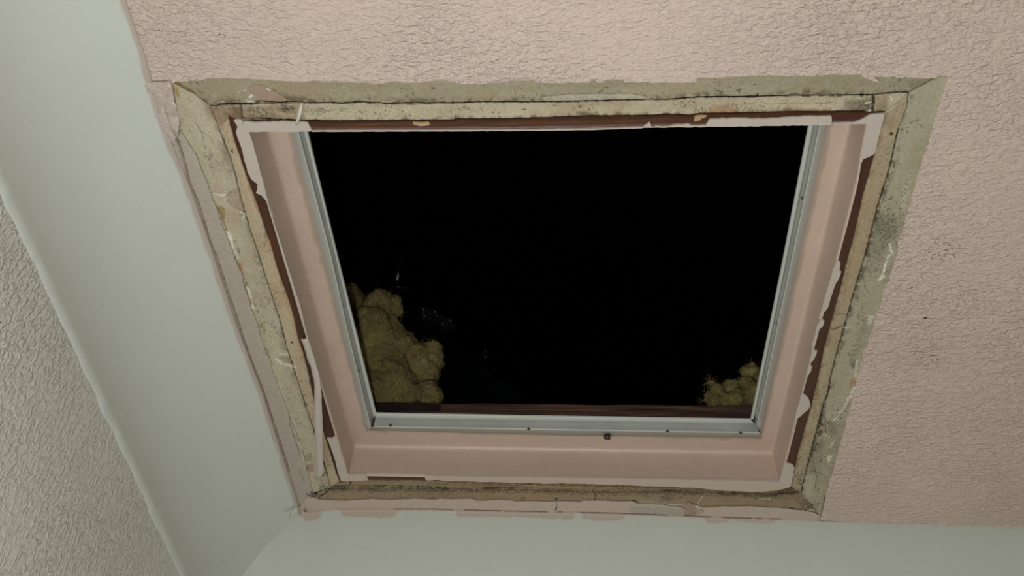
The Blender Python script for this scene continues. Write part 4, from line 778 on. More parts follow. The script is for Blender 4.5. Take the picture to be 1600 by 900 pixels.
def plain(name, col, rough=0.6, bump_scale=300, bump_d=0.0004, var=0.06, spec=0.4, stretch=(1, 1, 1), metallic=0.0):
    mt, nt, b = mat_base(name)
    v = coords(nt, stretch)
    f = noise_n(nt, v, bump_scale * 0.12, 4)
    c1 = [float(x) * (1 - var) for x in col]
    c2 = [min(0.95, float(x) * (1 + var)) for x in col]
    nt.links.new(ramp(nt, f, [(0.3, c1), (0.7, c2)]), b.inputs['Base Color'])
    b.inputs['Roughness'].default_value = rough
    b.inputs['Specular IOR Level'].default_value = spec
    b.inputs['Metallic'].default_value = metallic
    bump(nt, b, noise_n(nt, v, bump_scale, 3), 0.5, bump_d)
    return mt


def worn(name, rough, scale, dist, spec=0.35, var=0.1):
    """painted old timber: colour from the wear and painted shading recorded on the mesh, finer grain from noise"""
    mt, nt, b = mat_base(name)
    a = N(nt, 'ShaderNodeAttribute', attribute_name='wear')
    v = coords(nt)
    f = maprange(nt, noise_n(nt, v, scale, 4, 0.6), 0.3, 0.7, 1 - var, 1 + var)
    mx = N(nt, 'ShaderNodeVectorMath', operation='SCALE')
    nt.links.new(a.outputs['Color'], mx.inputs[0])
    nt.links.new(f, mx.inputs['Scale'])
    nt.links.new(mx.outputs[0], b.inputs['Base Color'])
    b.inputs['Roughness'].default_value = rough
    b.inputs['Specular IOR Level'].default_value = spec
    bump(nt, b, noise_n(nt, v, scale * 1.6, 4, 0.6), 0.6, dist)
    return mt


def relief_paper(name, col, stretch, rough, dist, marks=(), scale=1.0, dark=(0.05, 0.04, 0.03), cut=(0.43, 0.63)):
    """painted embossed paper: elongated raised islands with crisp sides"""
    mt, nt, b = mat_base(name)
    v0 = coords(nt)
    wv = N(nt, 'ShaderNodeTexNoise')
    wv.inputs['Scale'].default_value = 70 * scale
    wv.inputs['Detail'].default_value = 2
    nt.links.new(v0, wv.inputs['Vector'])
    ad = N(nt, 'ShaderNodeVectorMath', operation='MULTIPLY_ADD')
    nt.links.new(wv.outputs['Color'], ad.inputs[0])
    ad.inputs[1].default_value = (0.008 / scale,) * 3
    nt.links.new(v0, ad.inputs[2])
    mp = N(nt, 'ShaderNodeMapping')
    mp.inputs['Scale'].default_value = stretch
    nt.links.new(ad.outputs[0], mp.inputs[0])
    n1 = noise_n(nt, mp.outputs[0], 1.0 * scale, 1.5, 0.45)
    n2 = noise_n(nt, mp.outputs[0], 2.1 * scale, 2.0, 0.5)
    isl = maprange(nt, n1, cut[0], cut[1])
    sml = maprange(nt, n2, cut[0] + 0.02, cut[1] + 0.01)
    h = mth(nt, 'ADD', isl, mth(nt, 'MULTIPLY', sml, 0.7))
    dens = maprange(nt, noise_n(nt, v0, 5.0, 2), 0.35, 0.65, 0.55, 1.0)
    h = mth(nt, 'MULTIPLY', h, dens)
    h = mth(nt, 'ADD', h, mth(nt, 'MULTIPLY', noise_n(nt, v0, 420, 2), 0.12))
    c = ramp(nt, noise_n(nt, v0, 7, 4), [(0.3, [float(x) * 0.96 for x in col]), (0.7, [min(0.95, float(x) * 1.03) for x in col])])
    sp = maprange(nt, noise_n(nt, v0, 330, 2, 0.6), 0.585, 0.63)
    for (x, y, z, r, a) in marks:
        dn = N(nt, 'ShaderNodeVectorMath', operation='DISTANCE')
        nt.links.new(v0, dn.inputs[0])
        dn.inputs[1].default_value = (x, y, z)
        near = maprange(nt, dn.outputs['Value'], r * 0.25, r, 1.0, 0.0)
        f = mth(nt, 'MULTIPLY', mth(nt, 'MULTIPLY', near, sp), a) if a < 1 else maprange(nt, dn.outputs['Value'], r * 0.7, r * 1.1, 0.85, 0.0)
        c = mix(nt, f, c, dark)
    if isinstance(c, bpy.types.NodeSocket):
        nt.links.new(c, b.inputs['Base Color'])
    b.inputs['Roughness'].default_value = rough
    b.inputs['Specular IOR Level'].default_value = 0.4
    bump(nt, b, h, 1.0, dist)
    return mt


PINK = np.array((0.705, 0.566, 0.483))
PINK_GLOSS = np.array((0.645, 0.495, 0.40))
COVE = np.array((0.63, 0.645, 0.575))
WALLC = np.array((0.76, 0.735, 0.645))
GREEN = np.array((0.38, 0.33, 0.22))
TAN = alb(150, 132, 102)
BROWN = alb(80, 46, 24)

M_ceil = relief_paper('embossed_pink_paper', PINK, (105, 225, 120), 0.5, 0.00105,
                      [(*[G['mark_ceil'][0][0], G['mark_ceil'][0][1]], CZ, 0.007, 0.95), (G['mark_ceil'][1][0], G['mark_ceil'][1][1], CZ, 0.012, 0.2),
                       (G['mark_ceil'][2][0], G['mark_ceil'][2][1], CZ, 0.028, 0.95), (G['mark_ceil'][3][0], G['mark_ceil'][3][1], CZ, 0.0022, 1.0),
                       (G['mark_ceil'][4][0], G['mark_ceil'][4][1], CZ, 0.03, 0.7), (G['mark_ceil'][6][0], G['mark_ceil'][6][1], CZ, 0.04, 0.5)])
M_wall = relief_paper('embossed_white_paper', WALLC, (100, 225, 95), 0.45, 0.0014, cut=(0.48, 0.65))
M_cove = worn('cove_paint', 0.55, 220, 0.00006, 0.35, 0.012)
M_old = worn('old_paint', 0.6, 420, 0.0005)
M_lining = worn('old_lining_paint', 0.62, 420, 0.0006)
M_gloss = worn('pink_gloss', 0.42, 120, 0.00015, 0.45, 0.025)
M_film = plain('pink_film', (0.59, 0.515, 0.44), 0.5, 500, 0.0002, 0.03)
M_filmfar = plain('pink_film_far', (0.60, 0.495, 0.405), 0.45, 500, 0.0002, 0.03, 0.45)
M_tanfilm = plain('tan_film', alb(165, 140, 105), 0.6, 500, 0.0002, 0.08)
M_bluewhite = plain('matt_white', alb(180, 180, 172), 0.8, 200, 0.0002, 0.03)
M_floor = plain('carpet', (0.30, 0.27, 0.24), 0.95, 400, 0.002, 0.15)
M_felt = plain('roof_felt', (0.006, 0.006, 0.007), 0.95, 120, 0.001, 0.2, 0.1)
M_strip = plain('white_aluminium', (0.60, 0.615, 0.545), 0.38, 60, 0.00008, 0.03, 0.5)
M_seal = plain('grey_seal', (0.40, 0.41, 0.36), 0.7, 300, 0.0003, 0.08, 0.2)
M_screw = plain('dark_screw', (0.07, 0.062, 0.052), 0.35, 900, 0.0001, 0.2, 0.5, (1, 1, 1), 0.6)
M_sheet = plain('black_polythene', (0.014, 0.017, 0.022), 0.3, 60, 0.002, 0.2, 0.7)
M_cable = plain('black_cable', (0.03, 0.03, 0.03), 0.3, 200, 0.0002, 0.1, 1.0)
M_sleeve = plain('white_sleeve', (0.80, 0.80, 0.77), 0.35, 200, 0.0002, 0.05)
M_clear = plain('shiny_wrap', (0.02, 0.02, 0.021), 0.2, 150, 0.0025, 0.2, 1.0)
M_web = plain('dusty_thread', (0.10, 0.085, 0.07), 0.8, 200, 0.0001, 0.2)


def wood(name, c1, c2, stretch, rough=0.7, scale=1.0):
    mt, nt, b = mat_base(name)
    v = coords(nt, stretch)
    f = noise_n(nt, v, scale, 5, 0.62, 0.6)
    nt.links.new(ramp(nt, f, [(0.32, c1), (0.5, [(a + q) / 2 for a, q in zip(c1, c2)]), (0.62, c2)]), b.inputs['Base Color'])
    b.inputs['Roughness'].default_value = rough
    bump(nt, b, f, 0.8, 0.0015)
    return mt


M_stain_x = wood('brown_stain_lengthwise', (0.055, 0.017, 0.004), (0.105, 0.036, 0.010), (14, 160, 160), 0.45)
M_stain_y = wood('brown_stain_crosswise', (0.055, 0.018, 0.007), (0.09, 0.031, 0.013), (160, 14, 160), 0.45)
M_joist_x = wood('rough_joist_lengthwise', (0.03, 0.013, 0.008), (0.25, 0.135, 0.09), (7, 120, 190), 0.8)
M_joist_y = wood('rough_joist_crosswise', (0.012, 0.006, 0.004), (0.09, 0.05, 0.03), (120, 7, 190), 0.8)


def wool(name):
    mt, nt, b = mat_base(name)
    v = coords(nt)
    f = noise_n(nt, v, 16, 4, 0.6, 0.4)
    f2 = noise_n(nt, v, 130, 4, 0.7, 1.2)
    c = ramp(nt, f, [(0.28, (0.27, 0.175, 0.07)), (0.48, (0.40, 0.305, 0.125)), (0.62, (0.47, 0.40, 0.12)), (0.78, (0.56, 0.48, 0.26))])
    c2 = mix(nt, maprange(nt, f2, 0.55, 0.72, 0.0, 0.55), c, (0.72, 0.64, 0.42))
    nt.links.new(c2, b.inputs['Base Color'])
    b.inputs['Roughness'].default_value = 1.0
    b.inputs['Specular IOR Level'].default_value = 0.1
    bump(nt, b, f2, 1.0, 0.008)
    return mt


M_wool = wool('glass_wool')

# ------------------------------------------------------------------ the setting
cl = [(p[0], p[1]) for p in G['cove_left_edge']]
cf = [(p[0], p[1]) for p in G['cove_far_edge']]
CV = 0.112
XL = -0.3905
YF = cl[-1][1]
X_WALL, Y_WALL = XL - CV, YF + CV
X_RIGHT, Y_NEAR = 1.15, -1.35


def slab(name, lo, hi, mat):
    bm = bmesh.new()
    box(bm, lo, hi)
    return tag(link(name, bm_mesh(name, bm), mat), kind='structure')


tag(slab('floor', (X_WALL - 0.1, Y_NEAR - 0.1, -0.1), (X_RIGHT + 0.1, Y_WALL + 0.1, 0), M_floor), 'brown carpeted landing floor below the hatch')
tag(slab('wall_left', (X_WALL - 0.1, Y_NEAR - 0.1, 0), (X_WALL, Y_WALL + 0.1, CZ + 0.02), M_wall), 'off-white wall with embossed paper below the left coving')
tag(slab('wall_far', (X_WALL, Y_WALL, 0), (X_RIGHT, Y_WALL + 0.1, CZ + 0.02), M_wall), 'far wall under the coving, below the frame')
slab('wall_right', (X_RIGHT, Y_NEAR - 0.1, 0), (X_RIGHT + 0.1, Y_WALL + 0.1, CZ + 0.02), M_bluewhite)
slab('wall_near', (X_WALL, Y_NEAR - 0.1, 0), (X_RIGHT, Y_NEAR, CZ + 0.02), M_bluewhite)

# ceiling: the embossed pink paper, cut raggedly round the hatch surround
top = [(p[0], p[1]) for p in G['ragged_top']]
rig = [(p[0], p[1]) for p in G['ragged_right']]


def fray(pts, amp, step, seed):
    rg = random.Random(seed)
    out = [pts[0]]
    for a, b in zip(pts, pts[1:]):
        L = math.hypot(b[0] - a[0], b[1] - a[1])
        k = max(1, int(L / step))
        for i in range(1, k + 1):
            t = i / k
            j = amp if i < k else amp * 0.4
            out.append((a[0] + (b[0] - a[0]) * t + rg.uniform(-j, j), a[1] + (b[1] - a[1]) * t + rg.uniform(-j, j)))
    return out


def prism(name, pts, z0, z1, mat, parent=None, mat_i=None):
    bm = bmesh.new()
    lo = [bm.verts.new((x, y, CZ + z0)) for x, y in pts]
    f = bm.faces.new(lo)
    r = bmesh.ops.extrude_face_region(bm, geom=[f])
    for v in r['geom']:
        if isinstance(v, bmesh.types.BMVert):
            v.co.z = CZ + z1
    bmesh.ops.triangulate(bm, faces=[q for q in bm.faces if len(q.verts) > 4])
    me = bm_mesh(name, bm)
    return link(name, me, mat, parent)


left_line = [(p[0], p[1]) for p in G['line_left']]
outline = [(X_WALL, Y_NEAR), (X_WALL, cl[0][1])] + [(x - 0.004, y) for x, y in cl if y < top[0][1] - 0.004] + [(cl[3][0] - 0.004, top[0][1] + 0.002)]
outline += fray(top, 0.0007, 0.006, 3) + fray(rig, 0.0008, 0.006, 4)[1:]
outline += [(x, y + 0.003) for x, y in cf[-2:]] + [(X_RIGHT, cf[-1][1] + 0.006), (X_RIGHT, Y_NEAR)]
ceiling = prism('ceiling', outline, 0.0, 0.0035, M_ceil)
tag(ceiling, 'pale pink ceiling covered in embossed paper, cut away round the hatch', kind='structure')

# plasterboard behind the paper, with the hatch hole left open
bm = bmesh.new()
hx0, hx1, hy0, hy1 = -0.345, 0.325, 0.425, 1.03
for lo, hi in (((X_WALL, Y_NEAR, CZ + .006), (X_RIGHT, hy0, CZ + .02)), ((X_WALL, hy1, CZ + .006), (X_RIGHT, Y_WALL, CZ + .02)),
               ((X_WALL, hy0, CZ + .006), (hx0, hy1, CZ + .02)), ((hx1, hy0, CZ + .006), (X_RIGHT, hy1, CZ + .02))):
    box(bm, lo, hi)
link('plaster_backing', bm_mesh('plaster_backing', bm), M_bluewhite, ceiling)


def corner(pts, x0, y0, x1, y1):
    pts = list(pts)
    pts[0] = (pts[0][0] + x0, pts[0][1] + y0, pts[0][2])
    pts[-1] = (pts[-1][0] + x1, pts[-1][1] + y1, pts[-1][2])
    return pts


# ---- margins of plain pink paint beside the two covings
def margin_colour(base, base2, fade):
    def f(X, Y, v):
        n = fbm(X * 60, Y * 60, 4)
        t = sstep(fade[0], fade[1], v + (n - 0.5) * 0.5)
        col = base[None, :] * (1 - t[:, None]) + base2[None, :] * t[:, None]
        col = col * (0.94 + 0.12 * fbm(X * 200, Y * 200, 3))[:, None]
        up = (fbm(X * 90, Y * 90, 3) - 0.5) * 0.0008
        up = up + 0.0010 * sstep(0.93, 1.0, v) * (v <= 1.0)
        return wear(X, Y, col, up)
    return f


tag(loft('paint_margin', [[(x - 0.014, y, 0) for x, y in left_line], [(x, y, 0) for x, y in left_line], G['chip_left']], [3, 34], 560, 1, M_old, ceiling,
         margin_colour(np.array((0.49, 0.42, 0.345)), np.array((0.52, 0.47, 0.35)), (1.75, 2.2)), dz=0.0004, closed_back=0.005),
    'smooth mauve-pink painted margin between coving and surround')
tag(loft('paint_margin', [corner(G['ragged_bottom'], -0.010, 0.004, 0, 0), corner(G['joint_bottom'], -0.006, 0, 0, 0), corner([(p[0], p[1] + 0.009, 0.0012) for p in G['joint_bottom']], -0.006, 0, 0, 0)], [18, 3], 760, 0, M_old, ceiling,
         margin_colour(np.array((0.60, 0.49, 0.40)), np.array((0.60, 0.49, 0.40)), (2, 3)), dz=0.0002, closed_back=0.005),
    'narrow pink margin along the far coving, nicked and cracked')

# lumpy torn pink paint in the corner by the coving
bm = bmesh.new()
lump = [((G['line_left'][0][0], G['line_left'][0][1] - 0.006), (G['ragged_top'][0][0], G['ragged_top'][0][1] - 0.003)), (G['line_left'][0], G['ragged_top'][0]), (G['line_left'][1], G['chip_left'][4]), (G['line_left'][2], G['chip_left'][7]), (G['line_left'][3], G['chip_left'][8])]
loft('torn_paint', [[(a[0] - 0.012, a[1], -0.0003) for a, b in lump], [((a[0] + b[0]) / 2, (a[1] + b[1]) / 2, -0.0022) for a, b in lump], [b for a, b in lump]], [16, 10], 90, 1, M_old, ceiling,
     lambda X, Y, v: wear(X, Y, np.tile(np.array((0.56, 0.47, 0.40)), (len(X), 1)) * (0.9 + 0.2 * fbm(X * 300, Y * 150, 3))[:, None], (fbm(X * 160, Y * 90, 4) - 0.5) * 0.006), dz=-0.0008, closed_back=0.005)


# ---- coving: a hollow quarter round with a thin foot, mitred in the corner
def cove_profile():
    P = [(0.001, -0.002), (0.0, 0.0018)]
    for k in range(0, 41):
        a = math.pi / 2 * k / 40
        P.append((CV * math.sin(a) * 0.985, CV * (1 - math.cos(a)) + 0.0018))
    x = P[-1][0]
    P += [(x - 0.0004, P[-1][1] + 0.003), (x - 0.0010, P[-1][1] + 0.012), (x - 0.0016, P[-1][1] + 0.021), (CV + 0.001, P[-1][1] + 0.0245)]
    return P


def cove(name, far, n, label):
    prof = cove_profile()
    if far:
        ex = np.array([p[0] for p in cf] + [X_RIGHT]), np.array([p[1] for p in cf] + [cf[-1][1] + 0.005])
        s0, s1 = XL, X_RIGHT
    else:
        ex = np.array([Y_NEAR] + [p[1] for p in cl]), np.array([cl[0][0]] + [p[0] for p in cl])
        s0, s1 = Y_NEAR, YF
    co, vv, ss = [], [], []
    rows = []
    rg = np.random.default_rng(8)
    # finer rows close to the ceiling edge, where pink paint was brushed over it
    fine = [prof[0], prof[1]]
    for k in range(1, 12):
        a = k / 12 * math.pi / 2 / 40 * 6
        fine.append((CV * math.sin(a) * 0.985, CV * (1 - math.cos(a)) + 0.0018))
    prof = fine + prof[8:]
    nf = len(prof)
    for i, (o, d) in enumerate(prof):
        if far:
            s = np.linspace(XL - o, s1, n)
            e = np.interp(s, ex[0], ex[1])
            lowf = 0.0012 * (fbm(s * 40, s * 0 + 3, 3) - 0.5) if i >= nf - 3 else 0
            rows.append(np.stack([s, e + o * (Y_WALL - e) / CV, CZ - d + lowf + 0 * s], 1))
        else:
            s = np.linspace(s0, YF + o, n)
            e = np.interp(s, ex[0], ex[1])
            low = 0.007 * (fbm(s * 55, s * 0 + 3, 4) - 0.5) if i >= nf - 2 else 0.0
            lum = 0.0006 * (fbm(s * 90, s * 0 + 9 + i, 3) - 0.5) if i >= nf - 4 else 0.0
            rows.append(np.stack([e + o * (X_WALL - e) / CV + lum, s, CZ - d + low + 0 * s], 1))
        vv.append(np.full(n, float(i)))
    A = np.array(rows)
    X, Y, Z = A[..., 0].ravel(), A[..., 1].ravel(), A[..., 2].ravel()
    V = np.array(vv).ravel()
    d = CZ - Z
    col = np.tile(COVE, (len(X), 1)) * (0.985 + 0.03 * fbm(X * 25 + Z * 31, Y * 25, 3))[:, None]
    # pink brushed on to the edge
    if far:
        off = Y - np.interp(X, ex[0], ex[1])
        px = np.array((0.56, 0.44, 0.36))
        reach = np.zeros_like(X)
        for (x0, dep), (x1, _) in zip(G['smears'][::2], G['smears'][1::2]):
            jig = 0.004 * (fbm(Y * 300 + x0 * 50, X * 20, 2) - 0.5)
            reach = np.maximum(reach, dep * sstep(x0 - 0.004, x0 + 0.001, X + jig) * (1 - sstep(x1 - 0.002, x1 + 0.006, X + jig)))
        reach = reach * (0.7 + 0.6 * fbm(X * 60, X * 0 + 2.0, 3))
        t = (1 - sstep(-0.0015, 0.0015, off - reach - (fbm(X * 500, Y * 500, 2) - 0.5) * 0.004)) * 0.85
        t = np.maximum(t, (1 - sstep(0.0, 0.003, off)) * (X > 0.3) * 0.5)
    else:
        off = np.interp(Y, ex[0], ex[1]) - X
        px = np.array((0.50, 0.41, 0.34))
        reach = 0.0045 + 0.004 * (fbm(Y * 40, Y * 0 + 4, 3) - 0.4)
        t = (1 - sstep(-0.001, 0.0015, off - reach)) * 0.9
    col = col * (1 - t[:, None]) + px * t[:, None]
    foot = (V >= nf - 5)
    col[foot] = np.clip(col[foot] * 1.05, 0, 0.93)  # foot lightened in colour to imitate the stronger light it catches
    # a few flecks of dirt
    for mx_, my_, mz_ in G['mark_cove']:
        pass
    i0 = (np.arange(nf - 1)[:, None] * n + np.arange(n - 1)[None, :]).ravel()
    quads = np.stack([i0, i0 + 1, i0 + n + 1, i0 + n], 1)
    me = bpy.data.meshes.new(name)
    me.from_pydata([tuple(p) for p in np.stack([X, Y, Z], 1)], [], [tuple(int(k) for k in q) for q in quads])
    ca = me.color_attributes.new('wear', 'FLOAT_COLOR', 'POINT')
    ca.data.foreach_set('color', np.hstack([np.clip(col, 0, 1), np.ones((len(X), 1))]).ravel())
    o = link(name, me, M_cove, None, True)
    return tag(o, label, kind='structure')


trim_left = cove('trim_1', False, 620, 'plain grey-white hollow coving along the left wall')
trim_far = cove('trim_2', True, 620, 'plain grey-white hollow coving along the far wall, pink paint dabbed on its edge')

# ------------------------------------------------------------------ hatch surround: four painted boards, mitred at the near corners
base_loc = (-0.02, 0.74, CZ)
surround = empty('hatch_surround', base_loc)
tag(surround, 'worn grey-green painted timber surround framing the loft hatch, scraped and mouldy', 'surround')


def board_colour(base, stain, dirt_in, seed, grain=(40, 220), edge=0.05):
    def f(X, Y, v):
        n = fbm(X * 28 + seed, Y * 28, 4)
        n2 = fbm(X * grain[0] + seed, Y * grain[1], 4)
        col = np.tile(base, (len(X), 1)) * (0.88 + 0.24 * n2)[:, None]
        t = sstep(0.5, 0.78, n) * 0.55
        col = col * (1 - t[:, None]) + stain * t[:, None]
        fine = fbm(X * 700, Y * 700, 2)
        col = col * (0.93 + 0.14 * fine)[:, None]
        # grime gathers beside the inner joint
        g = sstep(0.72, 1.0, v + (n - 0.5) * 0.5) * dirt_in
        dk = alb(70, 60, 42)
        g = g * sstep(0.38, 0.62, fbm(X * 230, Y * 230 + seed, 4))
        col = col * (1 - g[:, None]) + dk * g[:, None]
        # fine mould dots
        dots = sstep(0.76, 0.83, vnoise(X * 620 + seed, Y * 620)) * sstep(0.52, 0.66, fbm(X * 45 + 9, Y * 45 + seed, 3)) * 0.6
        col = col * (1 - dots[:, None]) + alb(50, 44, 32) * dots[:, None]
        up = (fbm(X * 120, Y * 120, 3) - 0.5) * 0.0010
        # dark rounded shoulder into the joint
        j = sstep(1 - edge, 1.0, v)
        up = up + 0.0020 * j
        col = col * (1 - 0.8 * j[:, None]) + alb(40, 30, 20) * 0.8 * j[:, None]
        o_ = 1 - sstep(0.0, 0.03, v)
        up = up + 0.0006 * o_
        return wear(X, Y, col, up)
    return f


def widen(pts, axis, amount):
    return [(p[0] + (amount if axis == 0 else 0), p[1] + (amount if axis == 1 else 0), p[2]) for p in pts]


STAIN = np.array((0.36, 0.28, 0.165))
tag(loft('surround_board', [corner(widen(G['ragged_top'], 1, -0.004), -0.002, 0, 0.004, 0), G['crack_top']], [44], 1150, 0, M_old, surround,
         board_colour(GREEN, STAIN, 0.7, 1.0, (16, 130)), dz=0.0016, closed_back=0.016), 'grey-green near board, widest in view')
tag(loft('surround_board', [corner(widen(G['ragged_right'], 0, 0.004), 0, -0.004, 0, 0), G['crack_right']], [60], 760, 1, M_old, surround,
         board_colour(np.array((0.445, 0.405, 0.28)), np.array((0.34, 0.295, 0.19)), 0.9, 5.0, (130, 16)), dz=0.0016, closed_back=0.016), 'right board, mould-blotched and chipped')
tag(loft('surround_board', [corner(widen(G['chip_left'], 0, -0.002), 0, -0.004, 0, 0), G['crack_left']], [46], 760, 1, M_old, surround,
         board_colour(np.array((0.54, 0.475, 0.335)), np.array((0.46, 0.37, 0.25)), 0.35, 8.0, (130, 16)), dz=0.0016, closed_back=0.016), 'left board, cracked and flaking')
tag(loft('surround_board', [widen(G['ragged_bottom'], 1, 0.002), G['gap_bottom']], [26], 800, 0, M_old, surround,
         board_colour(np.array((0.34, 0.26, 0.16)), np.array((0.26, 0.175, 0.095)), 1.0, 11.0, (16, 130), 0.10), dz=0.0016, closed_back=0.016), 'narrow brown-stained far board, black with mould')

# ------------------------------------------------------------------ hatch frame
frame = empty('loft_hatch', base_loc)
tag(frame, 'pink loft hatch frame with peeling edges and pale draught strips, open to the dark', 'loft hatch')

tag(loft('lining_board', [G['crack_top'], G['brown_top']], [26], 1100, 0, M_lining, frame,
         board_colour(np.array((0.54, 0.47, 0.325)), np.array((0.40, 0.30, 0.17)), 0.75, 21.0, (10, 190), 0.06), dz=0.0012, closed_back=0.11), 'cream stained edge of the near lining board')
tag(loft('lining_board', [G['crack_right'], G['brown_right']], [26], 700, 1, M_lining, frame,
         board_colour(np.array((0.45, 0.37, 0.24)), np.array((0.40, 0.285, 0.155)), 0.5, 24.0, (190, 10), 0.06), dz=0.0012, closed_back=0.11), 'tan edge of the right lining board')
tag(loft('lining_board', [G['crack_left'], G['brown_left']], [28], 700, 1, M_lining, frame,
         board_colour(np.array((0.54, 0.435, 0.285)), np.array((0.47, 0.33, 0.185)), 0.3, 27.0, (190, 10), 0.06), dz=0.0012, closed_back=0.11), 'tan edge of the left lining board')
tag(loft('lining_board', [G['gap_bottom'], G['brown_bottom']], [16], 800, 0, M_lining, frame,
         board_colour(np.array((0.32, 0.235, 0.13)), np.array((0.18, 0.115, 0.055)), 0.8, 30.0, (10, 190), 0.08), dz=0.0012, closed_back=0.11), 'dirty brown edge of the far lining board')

# reveals, stop ledges
ar = [(p[0], p[1]) for p in G['arris']]
cr = G['crease']
LZ = cr[0][2]
sides = ('near', 'right', 'far', 'left')
SETBACK = {'near': 0.001, 'right': 0.0045, 'far': 0.007, 'left': 0.0045}
BOW = {'near': 'arris_near', 'right': 'arris_right', 'far': 'arris_far'}
brown_lines = [G['brown_top'], G['brown_right'], list(reversed(G['brown_bottom'])), list(reversed(G['brown_left']))]


def lerp2(a, b, t):
    return (a[0] + (b[0] - a[0]) * t, a[1] + (b[1] - a[1]) * t)


so_l, so_r, so_b = G['strip_outer_left'], G['strip_outer_right'], G['strip_outer_bottom']
so = [(-0.2990, 0.470), (0.2690, 0.470), so_b[-1][:2], so_b[0][:2]]   # strip outer corners near-left, near-right, far-right, far-left
ctr = (-0.015, 0.73)


def reveal_colour(seed, dirty):
    def f(X, Y, v):
        n = fbm(X * 22 + seed, Y * 22, 4)
        col = np.tile(PINK_GLOSS, (len(X), 1)) * (0.95 + 0.10 * n)[:, None]
        # yellowed line of old sealant where the ledge meets the draught strip
        t = sstep(2.55, 2.95, v + (fbm(X * 70, Y * 70, 3) - 0.5) * 0.5) * 0.55
        col = col * (1 - t[:, None]) + alb(138, 122, 102) * t[:, None]
        up = (fbm(X * 60, Y * 60, 3) - 0.5) * 0.0010 * (v > 0.1)
        return col, up
    return f


for i, nm in enumerate(sides):
    a, b = ar[i], ar[(i + 1) % 4]
    ca_, cb = cr[i], cr[(i + 1) % 4]
    sa, sb = so[i], so[(i + 1) % 4]
    ax = 0 if i % 2 == 0 else 1
    # the exposed brown edge of the frame board
    bl = brown_lines[i]
    sbk = SETBACK[nm]
    a2, b2 = lerp2(a, ctr, -sbk), lerp2(b, ctr, -sbk)
    bm_in = [(a2[0], a2[1], 0), (b2[0], b2[1], 0)]
    # painted reveal and stop ledge, in one coat
    inset = 0.012
    ends = []
    for q in ((a, ca_, sa), (b, cb, sb)):
        p0, p1, p2 = q
        c1 = (p1[0], p1[1])
        cpt = lerp2(c1, p2, 0.0)
        ends.append([(*lerp2(p0, ctr, -sbk - 0.0015), -0.0002), (*p0, -0.0004), (*lerp2(p0, c1, 0.96), LZ - 0.003), (*lerp2(c1, p2, 0.08), LZ - 0.0002), (*p2, LZ), (*lerp2(p2, ctr, 0.012), LZ)])
    lines = [[ends[0][k], ends[1][k]] for k in range(6)]
    if nm in BOW:
        bow = [(p[0], p[1]) for p in G[BOW[nm]]]
        bm_in = [(*lerp2(p, ctr, -sbk), 0) for p in bow]
        lines[0] = [(*lerp2(p, ctr, -sbk - 0.0015), -0.0002) for p in bow]
        lines[1] = [(*p, -0.0004) for p in bow]
    if i == 0:
        lab = None
    loft('frame_board', [bl, bm_in], [3], 160, ax, M_stain_x if ax == 0 else M_stain_y, frame, None, False, dz=0.0016, closed_back=0.003)

    def vmap(fn):
        def g(X, Y, v):
            vv = np.interp(v, [0, 1, 2, 3, 4, 5], [0.0, 0.1, 1.0, 1.2, 3.0, 3.2])
            return fn(X, Y, vv)
        return g
    loft('reveal', lines, [1, 10, 4, 14, 1], 220, ax, M_gloss, frame, vmap(reveal_colour(40 + i, 0)), True)


# thin paint film that stayed on the brown edge
def film(name, key, mat, z0=-0.0004, z1=0.0018, seed=0, amp=0.0004):
    pts = [(p[0], p[1]) for p in G[key]]
    pts = fray(pts + [pts[0]], amp, 0.004, seed)[:-1]
    return prism(name, pts, z0, z1, mat, frame)


for k, key in enumerate(('film_top_left', 'film_left_upper', 'film_corner_right', 'film_top_right', 'film_top_peak', 'film_top_sliver', 'film_edge_line', 'film_right_a',
                         'film_right_b', 'film_right_c', 'film_right_d', 'film_right_e', 'film_left_lower', 'film_bottom_left', 'film_bottom', 'film_left_edge_line')):
    o = film('paint_film', key, M_film if 'bottom' not in key else M_filmfar, seed=k + 50, z0=-0.0006 - 0.00002 * k, amp=0.0002 if 'line' in key else 0.0004)
for k, key in enumerate(('film_tan_chip', 'film_tan_chip_2')):
    tag(film('paint_film', key, M_tanfilm, z0=-0.0002, seed=80 + k), 'cream flake stuck on the brown edge')


def longer(l, y):
    (x0, y0, z0), (x1, y1, z1) = l[0], l[1]
    t = (y - y0) / (y1 - y0)
    return [(x0 + (x1 - x0) * t, y, z0)] + list(l)


for key in ('strip_outer_left', 'strip_outer_right', 'riser_left', 'riser_right', 'lip_left', 'lip_right'):
    G[key] = longer(G[key], 0.468)
so_l, so_r = G['strip_outer_left'], G['strip_outer_right']


